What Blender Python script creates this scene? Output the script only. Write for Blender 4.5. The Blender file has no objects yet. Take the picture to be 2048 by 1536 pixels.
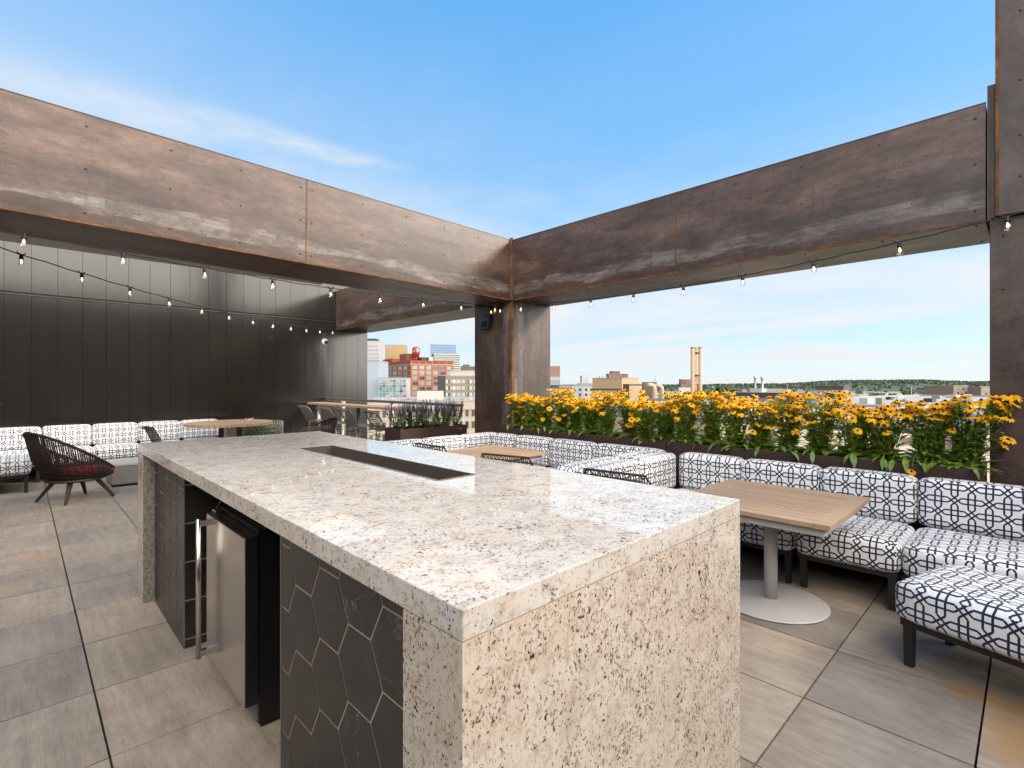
import bpy, math, random
from mathutils import Vector, Matrix
PI = math.pi
rnd = random.Random(7)
sc = bpy.context.scene
COL = sc.collection

# ------------------------------------------------------------------ camera frame
FPX, CX, CY, HC = 1010.0, 1024.0, 766.0, 1.5
TH = math.radians(45.8)
CT, ST = math.cos(TH), math.sin(TH)
def world(L, Z):                       # lateral / depth -> ground plan
    return (Z * CT + L * ST, Z * ST - L * CT)
def atp(px, Z): return world((px - CX) / FPX * Z, Z)
def zat(py, Z): return HC + (CY - py) * Z / FPX

# ------------------------------------------------------------------ node helper
class NB:
    def __init__(s, name):
        s.mat = bpy.data.materials.new(name); s.mat.use_nodes = True
        s.nt = s.mat.node_tree; s.nt.nodes.clear()
        s.out = s.nt.nodes.new('ShaderNodeOutputMaterial')
    def put(s, sock, v):
        if v is None: return
        if isinstance(v, bpy.types.NodeSocket): s.nt.links.new(v, sock)
        else:
            if sock.type == 'RGBA' and len(v) == 3: v = (*v, 1)
            sock.default_value = v
    def n(s, t, ins=None, out=0, **props):
        nd = s.nt.nodes.new(t)
        for k, v in props.items(): setattr(nd, k, v)
        for k, v in (ins or {}).items(): s.put(nd.inputs[k], v)
        return nd.outputs[out]
    def m(s, op, a, b=0.0, c=None, clamp=False):
        ins = {0: a, 1: b}
        if c is not None: ins[2] = c
        return s.n('ShaderNodeMath', ins, operation=op, use_clamp=clamp)
    def mix(s, f, a, b, mode='MIX'):
        nd = s.nt.nodes.new('ShaderNodeMix'); nd.data_type = 'RGBA'; nd.blend_type = mode
        s.put(nd.inputs[0], f); s.put(nd.inputs[6], a); s.put(nd.inputs[7], b)
        return nd.outputs[2]
    def ramp(s, f, stops, interp='LINEAR'):
        nd = s.nt.nodes.new('ShaderNodeValToRGB'); cr = nd.color_ramp; cr.interpolation = interp
        while len(cr.elements) < len(stops): cr.elements.new(0.5)
        for e, (p, c) in zip(cr.elements, stops):
            e.position = p; e.color = (*c, 1) if not isinstance(c, (int, float)) else (c, c, c, 1)
        s.put(nd.inputs[0], f); return nd.outputs[0]
    def noise(s, vec, scale, detail=3.0, rough=.5, dist=0.0):
        return s.n('ShaderNodeTexNoise', {'Vector': vec, 'Scale': scale, 'Detail': detail, 'Roughness': rough, 'Distortion': dist})
    def mapv(s, vec, scale=(1, 1, 1), loc=(0, 0, 0), rot=(0, 0, 0)):
        return s.n('ShaderNodeMapping', {'Vector': vec, 'Scale': scale, 'Location': loc, 'Rotation': rot})
    def obj(s): return s.n('ShaderNodeTexCoord', out=3)
    def pos(s): return s.n('ShaderNodeNewGeometry', out=0)
    def uv(s): return s.n('ShaderNodeTexCoord', out=2)
    def rand(s): return s.n('ShaderNodeObjectInfo', out=5)
    def sep(s, v):
        nd = s.nt.nodes.new('ShaderNodeSeparateXYZ'); s.put(nd.inputs[0], v); return nd.outputs
    def comb(s, x, y, z): return s.n('ShaderNodeCombineXYZ', {0: x, 1: y, 2: z})
    def bump(s, h, strength=.3, dist=.01):
        return s.n('ShaderNodeBump', {'Strength': strength, 'Distance': dist, 'Height': h})
    def bsdf(s, color, rough=.5, metal=0.0, spec=.5, normal=None, **kw):
        ins = {'Base Color': color, 'Roughness': rough, 'Metallic': metal, 'Specular IOR Level': spec}
        if normal is not None: ins['Normal'] = normal
        ins.update(kw)
        o = s.n('ShaderNodeBsdfPrincipled', ins)
        s.nt.links.new(o, s.out.inputs[0]); return s.mat

MATS = {}
def plain(name, col, rough=.6, metal=0.0, amp=.18, scale=6.0, spec=.4):
    if name in MATS: return MATS[name]
    b = NB(name); p = b.pos()
    n1 = b.noise(p, scale, 4, .6); n2 = b.noise(p, scale * .13, 3, .5)
    f = b.m('ADD', b.m('MULTIPLY', n1, .6), b.m('MULTIPLY', n2, .4))
    k = b.m('ADD', b.m('MULTIPLY', b.m('SUBTRACT', f, .5), amp * 4), 1.0)
    c = b.n('ShaderNodeVectorMath', {0: (*col,), 'Scale': k}, operation='SCALE')
    r = b.m('ADD', b.m('MULTIPLY', b.m('SUBTRACT', n1, .5), .25), rough, clamp=True)
    MATS[name] = b.bsdf(c, r, metal, spec); return MATS[name]

# ------------------------------------------------------------------ geometry helper
class MB:
    def __init__(s): s.v = []; s.f = []; s.mi = []; s.sm = []
    def quad(s, pts, mat=0, smooth=False):
        i = len(s.v); s.v += [tuple(p) for p in pts]; s.f.append(tuple(range(i, i + len(pts)))); s.mi.append(mat); s.sm.append(smooth)
    def box(s, lo, hi, mat=0, M=None):
        x0, y0, z0 = lo; x1, y1, z1 = hi
        p = [(x0, y0, z0), (x1, y0, z0), (x1, y1, z0), (x0, y1, z0), (x0, y0, z1), (x1, y0, z1), (x1, y1, z1), (x0, y1, z1)]
        if M is not None: p = [tuple(M @ Vector(q)) for q in p]
        i = len(s.v); s.v += p
        for q in ((0, 3, 2, 1), (4, 5, 6, 7), (0, 1, 5, 4), (1, 2, 6, 5), (2, 3, 7, 6), (3, 0, 4, 7)):
            s.f.append(tuple(i + k for k in q)); s.mi.append(mat); s.sm.append(False)
    def bar(s, a, b, w, h, mat=0, w2=None, h2=None):          # tapered square bar from a to b
        a, b = Vector(a), Vector(b); d = (b - a).normalized()
        up = Vector((0, 0, 1)) if abs(d.z) < .9 else Vector((1, 0, 0))
        e1 = d.cross(up).normalized(); e2 = e1.cross(d).normalized()
        w2 = w if w2 is None else w2; h2 = h if h2 is None else h2
        i = len(s.v)
        for c, ww, hh in ((a, w, h), (b, w2, h2)):
            for sx, sy in ((-1, -1), (1, -1), (1, 1), (-1, 1)):
                s.v.append(tuple(c + e1 * sx * ww / 2 + e2 * sy * hh / 2))
        for q in ((0, 1, 2, 3), (7, 6, 5, 4), (0, 4, 5, 1), (1, 5, 6, 2), (2, 6, 7, 3), (3, 7, 4, 0)):
            s.f.append(tuple(i + k for k in q)); s.mi.append(mat); s.sm.append(False)
    def tube(s, pts, r, n=6, mat=0, cap=True, closed=False, smooth=True):
        pts = [Vector(p) for p in pts]; N = len(pts)
        rr = r if isinstance(r, (list, tuple)) else [r] * N
        i0 = len(s.v); prev = None
        for k, p in enumerate(pts):
            if closed: d = (pts[(k + 1) % N] - pts[k - 1])
            else: d = (pts[min(k + 1, N - 1)] - pts[max(k - 1, 0)])
            d = d.normalized() if d.length > 1e-9 else Vector((0, 0, 1))
            if prev is None:
                up = Vector((0, 0, 1)) if abs(d.z) < .9 else Vector((1, 0, 0))
                e1 = d.cross(up).normalized()
            else:
                e1 = (prev - d * prev.dot(d)); e1 = e1.normalized() if e1.length > 1e-6 else d.orthogonal().normalized()
            prev = e1; e2 = d.cross(e1)
            for j in range(n):
                a = 2 * PI * j / n
                s.v.append(tuple(p + (e1 * math.cos(a) + e2 * math.sin(a)) * rr[k]))
        for k in range(N if closed else N - 1):
            k2 = (k + 1) % N
            for j in range(n):
                s.f.append((i0 + k * n + j, i0 + k * n + (j + 1) % n, i0 + k2 * n + (j + 1) % n, i0 + k2 * n + j)); s.mi.append(mat); s.sm.append(smooth)
        if cap and not closed:
            s.f.append(tuple(i0 + j for j in range(n))[::-1]); s.mi.append(mat); s.sm.append(False)
            s.f.append(tuple(i0 + (N - 1) * n + j for j in range(n))); s.mi.append(mat); s.sm.append(False)
    def lathe(s, prof, n=24, mat=0, c=(0, 0, 0), smooth=True, axis=None):
        i0 = len(s.v); M = Matrix.Identity(3)
        if axis is not None: M = Vector((0, 0, 1)).rotation_difference(Vector(axis)).to_matrix()
        for r, z in prof:
            for j in range(n):
                a = 2 * PI * j / n
                q = M @ Vector((r * math.cos(a), r * math.sin(a), z))
                s.v.append((c[0] + q.x, c[1] + q.y, c[2] + q.z))
        for k in range(len(prof) - 1):
            for j in range(n):
                s.f.append((i0 + k * n + j, i0 + k * n + (j + 1) % n, i0 + (k + 1) * n + (j + 1) % n, i0 + (k + 1) * n + j)); s.mi.append(mat); s.sm.append(smooth)
        s.f.append(tuple(i0 + j for j in range(n))[::-1]); s.mi.append(mat); s.sm.append(False)
        k = len(prof) - 1
        s.f.append(tuple(i0 + k * n + j for j in range(n))); s.mi.append(mat); s.sm.append(False)
    def cushion(s, lo, hi, r=.05, puff=.02, n=9, mat=0):
        lo, hi = Vector(lo), Vector(hi); c = (lo + hi) / 2; h = (hi - lo) / 2
        r = min(r, min(h) * .95)
        idx = {}
        ts = []
        for k in range(n + 1):
            t = 2 * k / n - 1
            ts.append(math.copysign(abs(t) ** .62, t))
        def vert(i, j, k):
            key = (i, j, k)
            if key in idx: return idx[key]
            p = Vector((ts[i] * h.x, ts[j] * h.y, ts[k] * h.z))
            q = Vector([max(-h[a] + r, min(h[a] - r, p[a])) for a in range(3)])
            d = p - q
            if d.length > 1e-9: q = q + d.normalized() * r
            for a in range(3):
                b1, b2 = [x for x in range(3) if x != a]
                if abs(abs(p[a]) - h[a]) < 1e-6:
                    f = (1 - (p[b1] / h[b1]) ** 4) * (1 - (p[b2] / h[b2]) ** 4)
                    q[a] += math.copysign(puff * f, p[a])
            idx[key] = len(s.v); s.v.append(tuple(c + q)); return idx[key]
        for a in range(3):
            b1, b2 = (a + 1) % 3, (a + 2) % 3
            for side in (0, n):
                for i in range(n):
                    for j in range(n):
                        cs = []
                        for di, dj in ((0, 0), (1, 0), (1, 1), (0, 1)):
                            t = [0, 0, 0]; t[a] = side; t[b1] = i + di; t[b2] = j + dj
                            cs.append(vert(*t))
                        if side == 0: cs = cs[::-1]
                        s.f.append(tuple(cs)); s.mi.append(mat); s.sm.append(True)
    def mesh(s, name, mats, uvf=None):
        me = bpy.data.meshes.new(name)
        me.from_pydata(s.v, [], s.f)
        for m in mats: me.materials.append(m)
        me.polygons.foreach_set('material_index', s.mi)
        me.polygons.foreach_set('use_smooth', s.sm)
        if uvf is not None:
            ul = me.uv_layers.new(name='UVMap')
            for p in me.polygons:
                for li in p.loop_indices:
                    ul.data[li].uv = uvf(me.vertices[me.loops[li].vertex_index].co, p.normal)
        me.update(); return me
    def build(s, name, mats, parent=None, uvf=None):
        if not isinstance(mats, (list, tuple)): mats = [mats]
        return link(name, s.mesh(name, mats, uvf), parent)

def link(name, data, parent=None):
    o = bpy.data.objects.new(name, data); COL.objects.link(o)
    if parent is not None: o.parent = parent
    return o
def tag(o, label=None, cat=None, group=None, kind=None):
    if label: o['label'] = label
    if cat: o['category'] = cat
    if group: o['group'] = group
    if kind: o['kind'] = kind
    return o
def thing(name, label, cat, loc=(0, 0, 0), rz=0.0, group=None):
    o = link(name, None); o.location = loc; o.rotation_euler = (0, 0, rz); o.empty_display_size = .1
    return tag(o, label, cat, group)
def structure(o): o['kind'] = 'structure'; return o
def children(o): return [c for c in bpy.data.objects if c.parent == o]
KIDS = {}
def copy_tree(o, parent=None, kids=None):
    if kids is None:
        kids = {}
        for c in bpy.data.objects:
            if c.parent: kids.setdefault(c.parent.name, []).append(c)
    c = o.copy(); COL.objects.link(c); c.parent = parent
    for ch in kids.get(o.name, []): copy_tree(ch, c, kids)
    return c
def boxuv(off=(0, 0)):
    def f(co, n):
        ax = max(range(3), key=lambda a: abs(n[a]))
        if ax == 0: return (co[1] + off[0], co[2] + off[1])
        if ax == 1: return (co[0] + off[0], co[2] + off[1])
        return (co[0] + off[0], co[1] + off[1])
    return f

# ------------------------------------------------------------------ materials
def mat_granite(name, stretch, rough, dn=.36, sh=0.0, mul=(.88, .85, .81)):
    b = NB(name); p = b.pos(); q = b.mapv(p, stretch)
    warp = b.noise(q, 14, 2)
    q2 = b.n('ShaderNodeVectorMath', {0: q, 1: b.n('ShaderNodeVectorMath', {0: b.n('ShaderNodeTexNoise', {'Vector': q, 'Scale': 18.0, 'Detail': 2.0}, out=1), 'Scale': .03}, operation='SCALE')}, operation='ADD')
    big = b.noise(p, 4.5, 3, .6)
    tone = b.ramp(big, [(.3, (.56, .49, .425)), (.45, (.69, .625, .555)), (.58, (.63, .545, .455)), (.7, (.68, .63, .585))])
    tan = b.ramp(b.noise(q, 26, 4, .65), [(.52, 0), (.66, 1)])
    tone = b.mix(b.m('MULTIPLY', tan, .55), tone, (.50, .37, .25))
    greyn = b.ramp(b.noise(q2, 60, 3, .6), [(.54, 0), (.62, 1)])
    tone = b.mix(b.m('MULTIPLY', greyn, .45), tone, (.34, .28, .26))
    dens = b.m('ADD', b.m('SUBTRACT', b.m('MULTIPLY', b.m('SUBTRACT', b.noise(p, 11, 4, .6), .5), dn), sh), b.m('MULTIPLY', b.m('SUBTRACT', b.noise(p, 2.2, 2), .5), .10))
    d1 = b.ramp(b.m('ADD', b.noise(q2, 82, 3, .6), dens), [(.615, 0), (.65, 1)])
    d2 = b.ramp(b.m('ADD', b.noise(b.mapv(q2, loc=(3, 5, 1)), 130, 2, .55), dens), [(.60, 0), (.64, 1)])
    d3 = b.ramp(b.m('ADD', b.noise(b.mapv(q2, loc=(1, 8, 4)), 110, 3, .6), dens), [(.56, 0), (.63, 1)])
    hue = b.mix(b.noise(q, 15, 2), (.030, .012, .014), (.085, .035, .030))
    c = b.mix(b.m('MULTIPLY', d3, .42), tone, (.26, .17, .14))
    c = b.mix(b.m('MULTIPLY', d2, .85), c, (.095, .05, .042))
    c = b.mix(d1, c, hue)
    c = b.mix(1.0, c, mul, 'MULTIPLY')
    r = b.m('ADD', b.m('MULTIPLY', big, .06), rough - .03)
    return b.bsdf(c, r, 0, .5)
GRAN_TOP = mat_granite('granite_polished', (.85, .85, .85), .045, .24, .026, (.80, .82, .845))  # cooler tint puts the sky reflection into the top's colour
GRAN_END = mat_granite('granite_end', (1.05, 1.05, .78), .13, .25, .0, (.79, .77, .745))

def mat_rough_granite():
    b = NB('granite_sawn'); p = b.pos()
    n = b.noise(b.mapv(p, (1, 1, .6)), 55, 5, .7); big = b.noise(p, 9, 3)
    c = b.ramp(n, [(.35, (.10, .085, .075)), (.55, (.30, .265, .23)), (.75, (.42, .38, .33))])
    return b.bsdf(b.mix(b.m('MULTIPLY', big, .4), c, (.22, .18, .14)), .8, 0, .3, b.bump(n, .9, .012))
GRAN_RAW = mat_rough_granite()

def mat_steel(name, mul):
    b = NB(name); uv = b.uv(); s = b.sep(uv); p = b.pos()
    rv = b.rand()
    u = b.m('ADD', s[0], b.m('MULTIPLY', rv, 40.0)); v = s[1]
    st = b.comb(b.m('MULTIPLY', u, .55), b.m('MULTIPLY', v, 4.0), rv)
    soft = b.noise(st, 2.2, 5, .6)
    wav = b.noise(b.comb(b.m('MULTIPLY', u, .9), b.m('MULTIPLY', v, .6), 0.0), 1.6, 3)
    vv = b.m('ADD', v, b.m('ADD', b.m('MULTIPLY', b.m('SUBTRACT', soft, .5), .34), b.m('MULTIPLY', b.m('SUBTRACT', wav, .5), .16)))
    base = b.ramp(vv, [(0.0, (.070, .032, .015)), (.05, (.085, .046, .026)), (.105, (.115, .072, .048)), (.13, (.40, .425, .42)), (.215, (.38, .41, .42)),
                       (.245, (.115, .092, .098)), (.34, (.14, .102, .10)), (.47, (.245, .175, .150)), (.55, (.27, .20, .172)), (.66, (.185, .130, .110)), (.8, (.225, .160, .134)), (1.0, (.17, .115, .090))])
    blot = b.noise(b.comb(b.m('MULTIPLY', u, 1.0), b.m('MULTIPLY', v, 1.6), 2.0), 5.5, 8, .72)
    base = b.mix(b.ramp(blot, [(.47, 0), (.60, .62)]), base, (.105, .066, .050))
    lite = b.noise(b.comb(b.m('MULTIPLY', u, 1.0), b.m('MULTIPLY', v, 2.4), 12.0), 8.0, 8, .72)
    base = b.mix(b.ramp(lite, [(.52, 0), (.70, .6)]), base, (.34, .275, .245))
    scr = b.noise(b.comb(b.m('MULTIPLY', u, 42.0), b.m('MULTIPLY', v, 2.2), 6.0), 3.0, 4, .7)
    base = b.mix(b.ramp(scr, [(.52, 0), (.72, .35)]), base, (.33, .27, .24))
    # long horizontal mottling, brown blooms and fine cross grain
    m1 = b.noise(b.comb(b.m('MULTIPLY', u, 1.1), b.m('MULTIPLY', v, 7.0), 3.0), 2.5, 6, .65)
    base = b.mix(b.ramp(m1, [(.42, 0), (.68, .85)]), base, (.115, .072, .052))
    m2 = b.noise(b.comb(b.m('MULTIPLY', u, .7), b.m('MULTIPLY', v, 3.0), 9.0), 3.0, 5, .6)
    base = b.mix(b.ramp(m2, [(.5, 0), (.72, .5)]), base, (.30, .235, .20))
    grain = b.noise(b.comb(b.m('MULTIPLY', u, 12.0), b.m('MULTIPLY', v, 3.0), 1.0), 14, 3, .7)
    base = b.mix(b.m('MULTIPLY', b.ramp(grain, [(.4, 0), (.7, 1)]), .38), base, (.085, .060, .050))
    sp = b.noise(b.comb(b.m('MULTIPLY', u, 1.0), v, 5.0), 62, 3, .6)
    base = b.mix(b.m('MULTIPLY', b.ramp(sp, [(.60, 0), (.68, 1)]), .55), base, (.07, .045, .035))
    pit = b.noise(b.comb(u, v, 8.0), 95, 3, .65)
    pm = b.ramp(b.noise(b.comb(u, b.m('MULTIPLY', v, 1.5), 1.0), 4.0, 4, .6), [(.40, .15), (.62, 1)])
    base = b.mix(b.m('MULTIPLY', b.ramp(pit, [(.56, 0), (.63, .8)]), pm), base, (.065, .042, .034))
    base = b.mix(b.m('MULTIPLY', b.ramp(b.noise(b.comb(u, v, 3.0), 130, 3, .7), [(.55, 0), (.66, .5)]), pm), base, (.40, .34, .31))
    for (zo, sx, sy, wd, lv) in ((21.0, 1.1, 2.9, .013, .5), (31.0, .7, 3.6, .011, .46), (41.0, 1.6, 2.6, .013, .55)):
        tl = b.noise(b.comb(b.m('MULTIPLY', u, sx), b.m('MULTIPLY', v, sy), zo), 1.5, 7, .62)
        ln = b.ramp(b.m('ABSOLUTE', b.m('SUBTRACT', tl, lv)), [(.0, 1), (wd, 0)])
        lm = b.ramp(b.noise(b.comb(u, b.m('MULTIPLY', v, 1.4), zo + 3), 2.6, 3, .6), [(.46, 0), (.60, .75)])
        base = b.mix(b.m('MULTIPLY', ln, lm), base, (.060, .045, .038))
    dr = b.noise(b.comb(b.m('MULTIPLY', u, 9.0), b.m('MULTIPLY', v, .7), 15.0), 2.0, 4, .6)
    base = b.mix(b.ramp(dr, [(.57, 0), (.70, .5)]), base, (.10, .052, .032))
    # branching scale cracks
    w = b.n('ShaderNodeVectorMath', {0: b.comb(u, v, 0.0), 1: b.n('ShaderNodeVectorMath', {0: b.n('ShaderNodeTexNoise', {'Vector': b.comb(u, v, 0.0), 'Scale': 9.0, 'Detail': 6.0, 'Roughness': .7}, out=1), 'Scale': .34}, operation='SCALE')}, operation='ADD')
    vor = b.n('ShaderNodeTexVoronoi', {'Vector': b.mapv(w, (2.2, 7.0, 1)), 'Scale': 2.0}, feature='DISTANCE_TO_EDGE')
    cr = b.ramp(vor, [(0, 1), (.02, 0)])
    cm = b.ramp(b.noise(b.comb(b.m('MULTIPLY', u, .8), b.m('MULTIPLY', v, 2.0), 4.0), 3.1, 4, .6), [(.56, 0), (.64, 1)])
    base = b.mix(b.m('MULTIPLY', b.m('MULTIPLY', cr, cm), .6), base, (.055, .042, .036))
    # rusty bloom
    ru = b.ramp(b.noise(b.comb(b.m('MULTIPLY', u, 1.3), b.m('MULTIPLY', v, 2.2), 7.0), 3.6, 6, .74), [(.57, 0), (.74, .75)])
    base = b.mix(ru, base, (.17, .075, .032))
    lowf = b.noise(b.comb(b.m('MULTIPLY', u, .9), b.m('MULTIPLY', v, 1.8), 18.0), 1.7, 5, .65)
    base = b.mix(1.0, base, b.ramp(lowf, [(.34, (.58, .55, .54)), (.5, (1.0, .98, .97)), (.64, (1.38, 1.36, 1.36))]), 'MULTIPLY')
    base = b.mix(1.0, base, mul, 'MULTIPLY')
    rough = b.m('ADD', b.m('MULTIPLY', soft, .30), .26)
    return b.bsdf(base, rough, .0, .45, b.bump(b.m('ADD', grain, sp), .12, .004))
STEEL = mat_steel('weathered_steel', (.385, .335, .315))
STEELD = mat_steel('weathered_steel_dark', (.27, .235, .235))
def mat_rust():
    b = NB('orange_rust'); p = b.pos(); n = b.noise(p, 7, 6, .7); f = b.noise(p, 60, 3, .6)
    c = b.ramp(n, [(.36, (.055, .034, .024)), (.5, (.12, .050, .020)), (.62, (.21, .085, .022))])
    return b.bsdf(b.mix(b.m('MULTIPLY', f, .4), c, (.08, .04, .022)), .85, 0, .2)
RUST = mat_rust()
BOLT = plain('bolt_dark', (.050, .034, .027), .5, .3, .15, 60)

def mat_fabric():
    b = NB('lattice_fabric'); s = b.sep(b.uv())
    P = .178; a = .0175; bb = .053; hw = .0052
    def fold(x):
        t = b.m('SUBTRACT', b.m('FRACT', b.m('DIVIDE', x, P)), .5)
        return b.m('ABSOLUTE', b.m('MULTIPLY', t, P))
    jx = b.m('ADD', s[0], b.m('MULTIPLY', b.noise(b.uv(), 6, 2), .006)); jy = b.m('ADD', s[1], b.m('MULTIPLY', b.noise(b.mapv(b.uv(), loc=(9, 2, 0)), 6, 2), .006))
    x = fold(jx); y = fold(jy)
    over = b.m('GREATER_THAN', b.m('ADD', x, y), P / 2)
    def sel(f, p0, p1): return b.m('ADD', b.m('MULTIPLY', p0, b.m('SUBTRACT', 1.0, f)), b.m('MULTIPLY', p1, f))
    x1 = sel(over, x, b.m('SUBTRACT', P / 2, y)); y1 = sel(over, y, b.m('SUBTRACT', P / 2, x))
    xm = b.m('MINIMUM', x1, y1); ym = b.m('MAXIMUM', x1, y1)
    big = 1.0
    def mask(d, cond): return b.m('ADD', d, b.m('MULTIPLY', cond, big))
    d1 = mask(b.m('ABSOLUTE', b.m('SUBTRACT', xm, a)), b.m('GREATER_THAN', ym, bb + .001))
    d2 = b.m('ABSOLUTE', b.m('SUBTRACT', ym, a))
    d3 = b.m('MULTIPLY', b.m('ABSOLUTE', b.m('SUBTRACT', b.m('SUBTRACT', ym, xm), a + bb)), .7071)
    d4 = mask(b.m('MULTIPLY', b.m('ABSOLUTE', b.m('SUBTRACT', b.m('ADD', ym, xm), a + bb)), .7071), b.m('GREATER_THAN', xm, a + .001))
    d = b.m('MINIMUM', b.m('MINIMUM', d1, d2), b.m('MINIMUM', d3, d4))
    ln = b.ramp(b.m('DIVIDE', d, hw * 2), [(.44, 1), (.56, 0)])
    weave = b.noise(b.uv(), 420, 2); soil = b.noise(b.pos(), 5, 4, .6)
    white = b.mix(b.ramp(soil, [(.5, 0), (.75, 1)]), (.72, .71, .72), (.64, .62, .61))
    navy = b.mix(soil, (.010, .013, .030), (.020, .026, .055))
    c = b.mix(ln, white, navy)
    wr = b.noise(b.pos(), 9, 3)
    return b.bsdf(c, .85, 0, .2, b.bump(b.m('ADD', b.m('MULTIPLY', weave, .15), wr), .25, .02), **{'Sheen Weight': .2})
FABRIC = mat_fabric()

def mat_deck():
    b = NB('porcelain_paver'); p = b.pos(); s = b.sep(b.uv())
    att = b.n('ShaderNodeAttribute', attribute_name='tone', out=2)
    off = b.m('MULTIPLY', att, 37.0)
    g = b.noise(b.comb(b.m('ADD', b.m('MULTIPLY', s[0], 11.0), off), b.m('ADD', b.m('MULTIPLY', s[1], 1.1), off), off), 2.4, 6, .68)
    cl = b.noise(b.comb(b.m('ADD', s[0], off), b.m('ADD', s[1], off), 0.0), 3.2, 5, .62)
    fine = b.noise(b.comb(b.m('ADD', b.m('MULTIPLY', s[0], 95.0), off), b.m('MULTIPLY', s[1], 9.0), off), 2.0, 5, .75)
    f = b.m('ADD', b.m('ADD', b.m('MULTIPLY', g, .36), b.m('MULTIPLY', cl, .30)), b.m('MULTIPLY', fine, .34))
    c = b.ramp(f, [(.32, (.15, .128, .110)), (.45, (.255, .222, .192)), (.55, (.335, .298, .26)), (.68, (.44, .40, .36))])
    hue = b.mix(att, (.74, .74, .765), (1.12, 1.06, .99))
    c = b.mix(1.0, c, hue, 'MULTIPLY'); c = b.mix(1.0, c, (1.02, .98, .93), 'MULTIPLY')
    c = b.mix(b.ramp(b.noise(p, 2.1, 6, .7), [(.54, 0), (.72, .45)]), c, (.13, .112, .098))
    tex = b.mapv(p, (1, 1, 1))
    st = b.ramp(b.noise(b.mapv(p, (1.1, .55, 1), (4.3, 1.7, 0)), .9, 4, .6), [(.66, 0), (.74, 1)])
    c = b.mix(b.m('MULTIPLY', st, .38), c, (.36, .19, .055))
    # two rust blooms on the pavers by the bench and by the island
    for (cx, cy, rx, ry, k) in ((3.02, .0, .42, .24, .62), (3.3, .12, .16, .30, .6), (.13, 6.02, .34, .09, .42), (-.10, 5.25, .26, .12, .4)):
        q = b.sep(p)
        dx = b.m('DIVIDE', b.m('SUBTRACT', q[0], cx), rx); dy = b.m('DIVIDE', b.m('SUBTRACT', q[1], cy), ry)
        d = b.m('ADD', b.m('MULTIPLY', dx, dx), b.m('MULTIPLY', dy, dy))
        d = b.m('ADD', d, b.m('MULTIPLY', b.noise(p, 5, 5, .65), 1.0))
        c = b.mix(b.m('MULTIPLY', b.ramp(d, [(.45, 1), (.9, .5), (1.6, 0)]), k), c, (.42, .21, .05))
    return b.bsdf(c, b.m('ADD', b.m('MULTIPLY', cl, .2), .42), 0, .4, b.bump(b.m('ADD', fine, g), .15, .004))
DECK = mat_deck()
GAP = plain('joint_dark', (.012, .010, .009), .9)

def mat_marble():
    b = NB('black_marble_tile'); p = b.pos(); rv = b.n('ShaderNodeAttribute', attribute_name='tone', out=2)
    q = b.n('ShaderNodeVectorMath', {0: p, 1: b.comb(b.m('MULTIPLY', rv, 9.0), b.m('MULTIPLY', rv, 5.0), b.m('MULTIPLY', rv, 3.0))}, operation='ADD')
    n = b.noise(q, 7, 5, .65)
    c = b.ramp(n, [(.35, (.010, .0085, .0085)), (.65, (.027, .023, .0215))])
    w = b.n('ShaderNodeVectorMath', {0: q, 1: b.n('ShaderNodeVectorMath', {0: b.n('ShaderNodeTexNoise', {'Vector': q, 'Scale': 6.0, 'Detail': 5.0}, out=1), 'Scale': .35}, operation='SCALE')}, operation='ADD')
    vo = b.n('ShaderNodeTexVoronoi', {'Vector': b.mapv(w, (1, 1, .55)), 'Scale': 5.5}, feature='DISTANCE_TO_EDGE')
    vein = b.m('MULTIPLY', b.ramp(vo, [(0, 1), (.012, 0)]), b.ramp(b.noise(q, 5, 3), [(.5, 0), (.66, 1)]))
    c = b.mix(b.m('MULTIPLY', vein, .55), c, (.32, .28, .25))
    return b.bsdf(c, b.m('ADD', b.m('MULTIPLY', n, .15), .25), 0, .5)
MARBLE = mat_marble()
GROUT = plain('grout', (.33, .26, .215), .85, 0, .12, 20)
TRIM = plain('metal_trim', (.30, .29, .28), .35, .8, .1, 20)

def mat_stainless():
    b = NB('stainless'); p = b.pos()
    g = b.noise(b.mapv(p, (1, 4, 120)), 6, 3, .7)
    return b.bsdf(b.mix(g, (.52, .49, .45), (.60, .57, .53)), b.m('ADD', b.m('MULTIPLY', g, .06), .16), 1.0, .5)
STAINLESS = mat_stainless()
HANDLE = plain('brushed_handle', (.62, .57, .52), .22, 1.0, .06, 40)
BLACK = plain('black_enamel', (.012, .010, .011), .32, 0, .12, 30)
TROUGH = plain('trough_bronze', (.155, .12, .098), .38, .55, .1, 9)

def mat_wallmetal():
    b = NB('dark_metal_panel'); p = b.pos()
    n = b.noise(b.mapv(p, (1, 1, .35)), 1.3, 3, .5)
    oil = b.noise(b.mapv(p, (3.3, 1, .7)), 1.0, 2, .4)
    c = b.mix(n, (.011, .0095, .0085), (.014, .012, .011))
    return b.bsdf(c, b.m('ADD', b.m('MULTIPLY', n, .06), .13), .0, .75, b.bump(oil, .10, .03))
WALLM = mat_wallmetal()
SOFFIT = plain('soffit_grey', (.34, .325, .31), .6, 0, .06, 2)
FACADE = plain('facade_dark', (.030, .027, .026), .45, .2, .15, 2)
FACADEL = plain('facade_pale', (.60, .54, .48), .7, 0, .1, 1)
FGLASS = plain('facade_glass', (.02, .022, .025), .08, 0, .05, 2, .6)
RAILM = plain('rail_grey', (.15, .145, .14), .45, .5, .08, 12)
WHITEP = plain('white_post', (.62, .58, .52), .6, 0, .06, 9)
PAINT = plain('powder_coat', (.46, .43, .41), .45, 0, .07, 14)
FRAME = plain('sofa_frame', (.018, .014, .013), .55, 0, .2, 20)
CONC = plain('concrete', (.18, .172, .16), .75, 0, .14, 7)
CONCTOP = plain('concrete_top', (.36, .355, .345), .5, 0, .08, 9)
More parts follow.
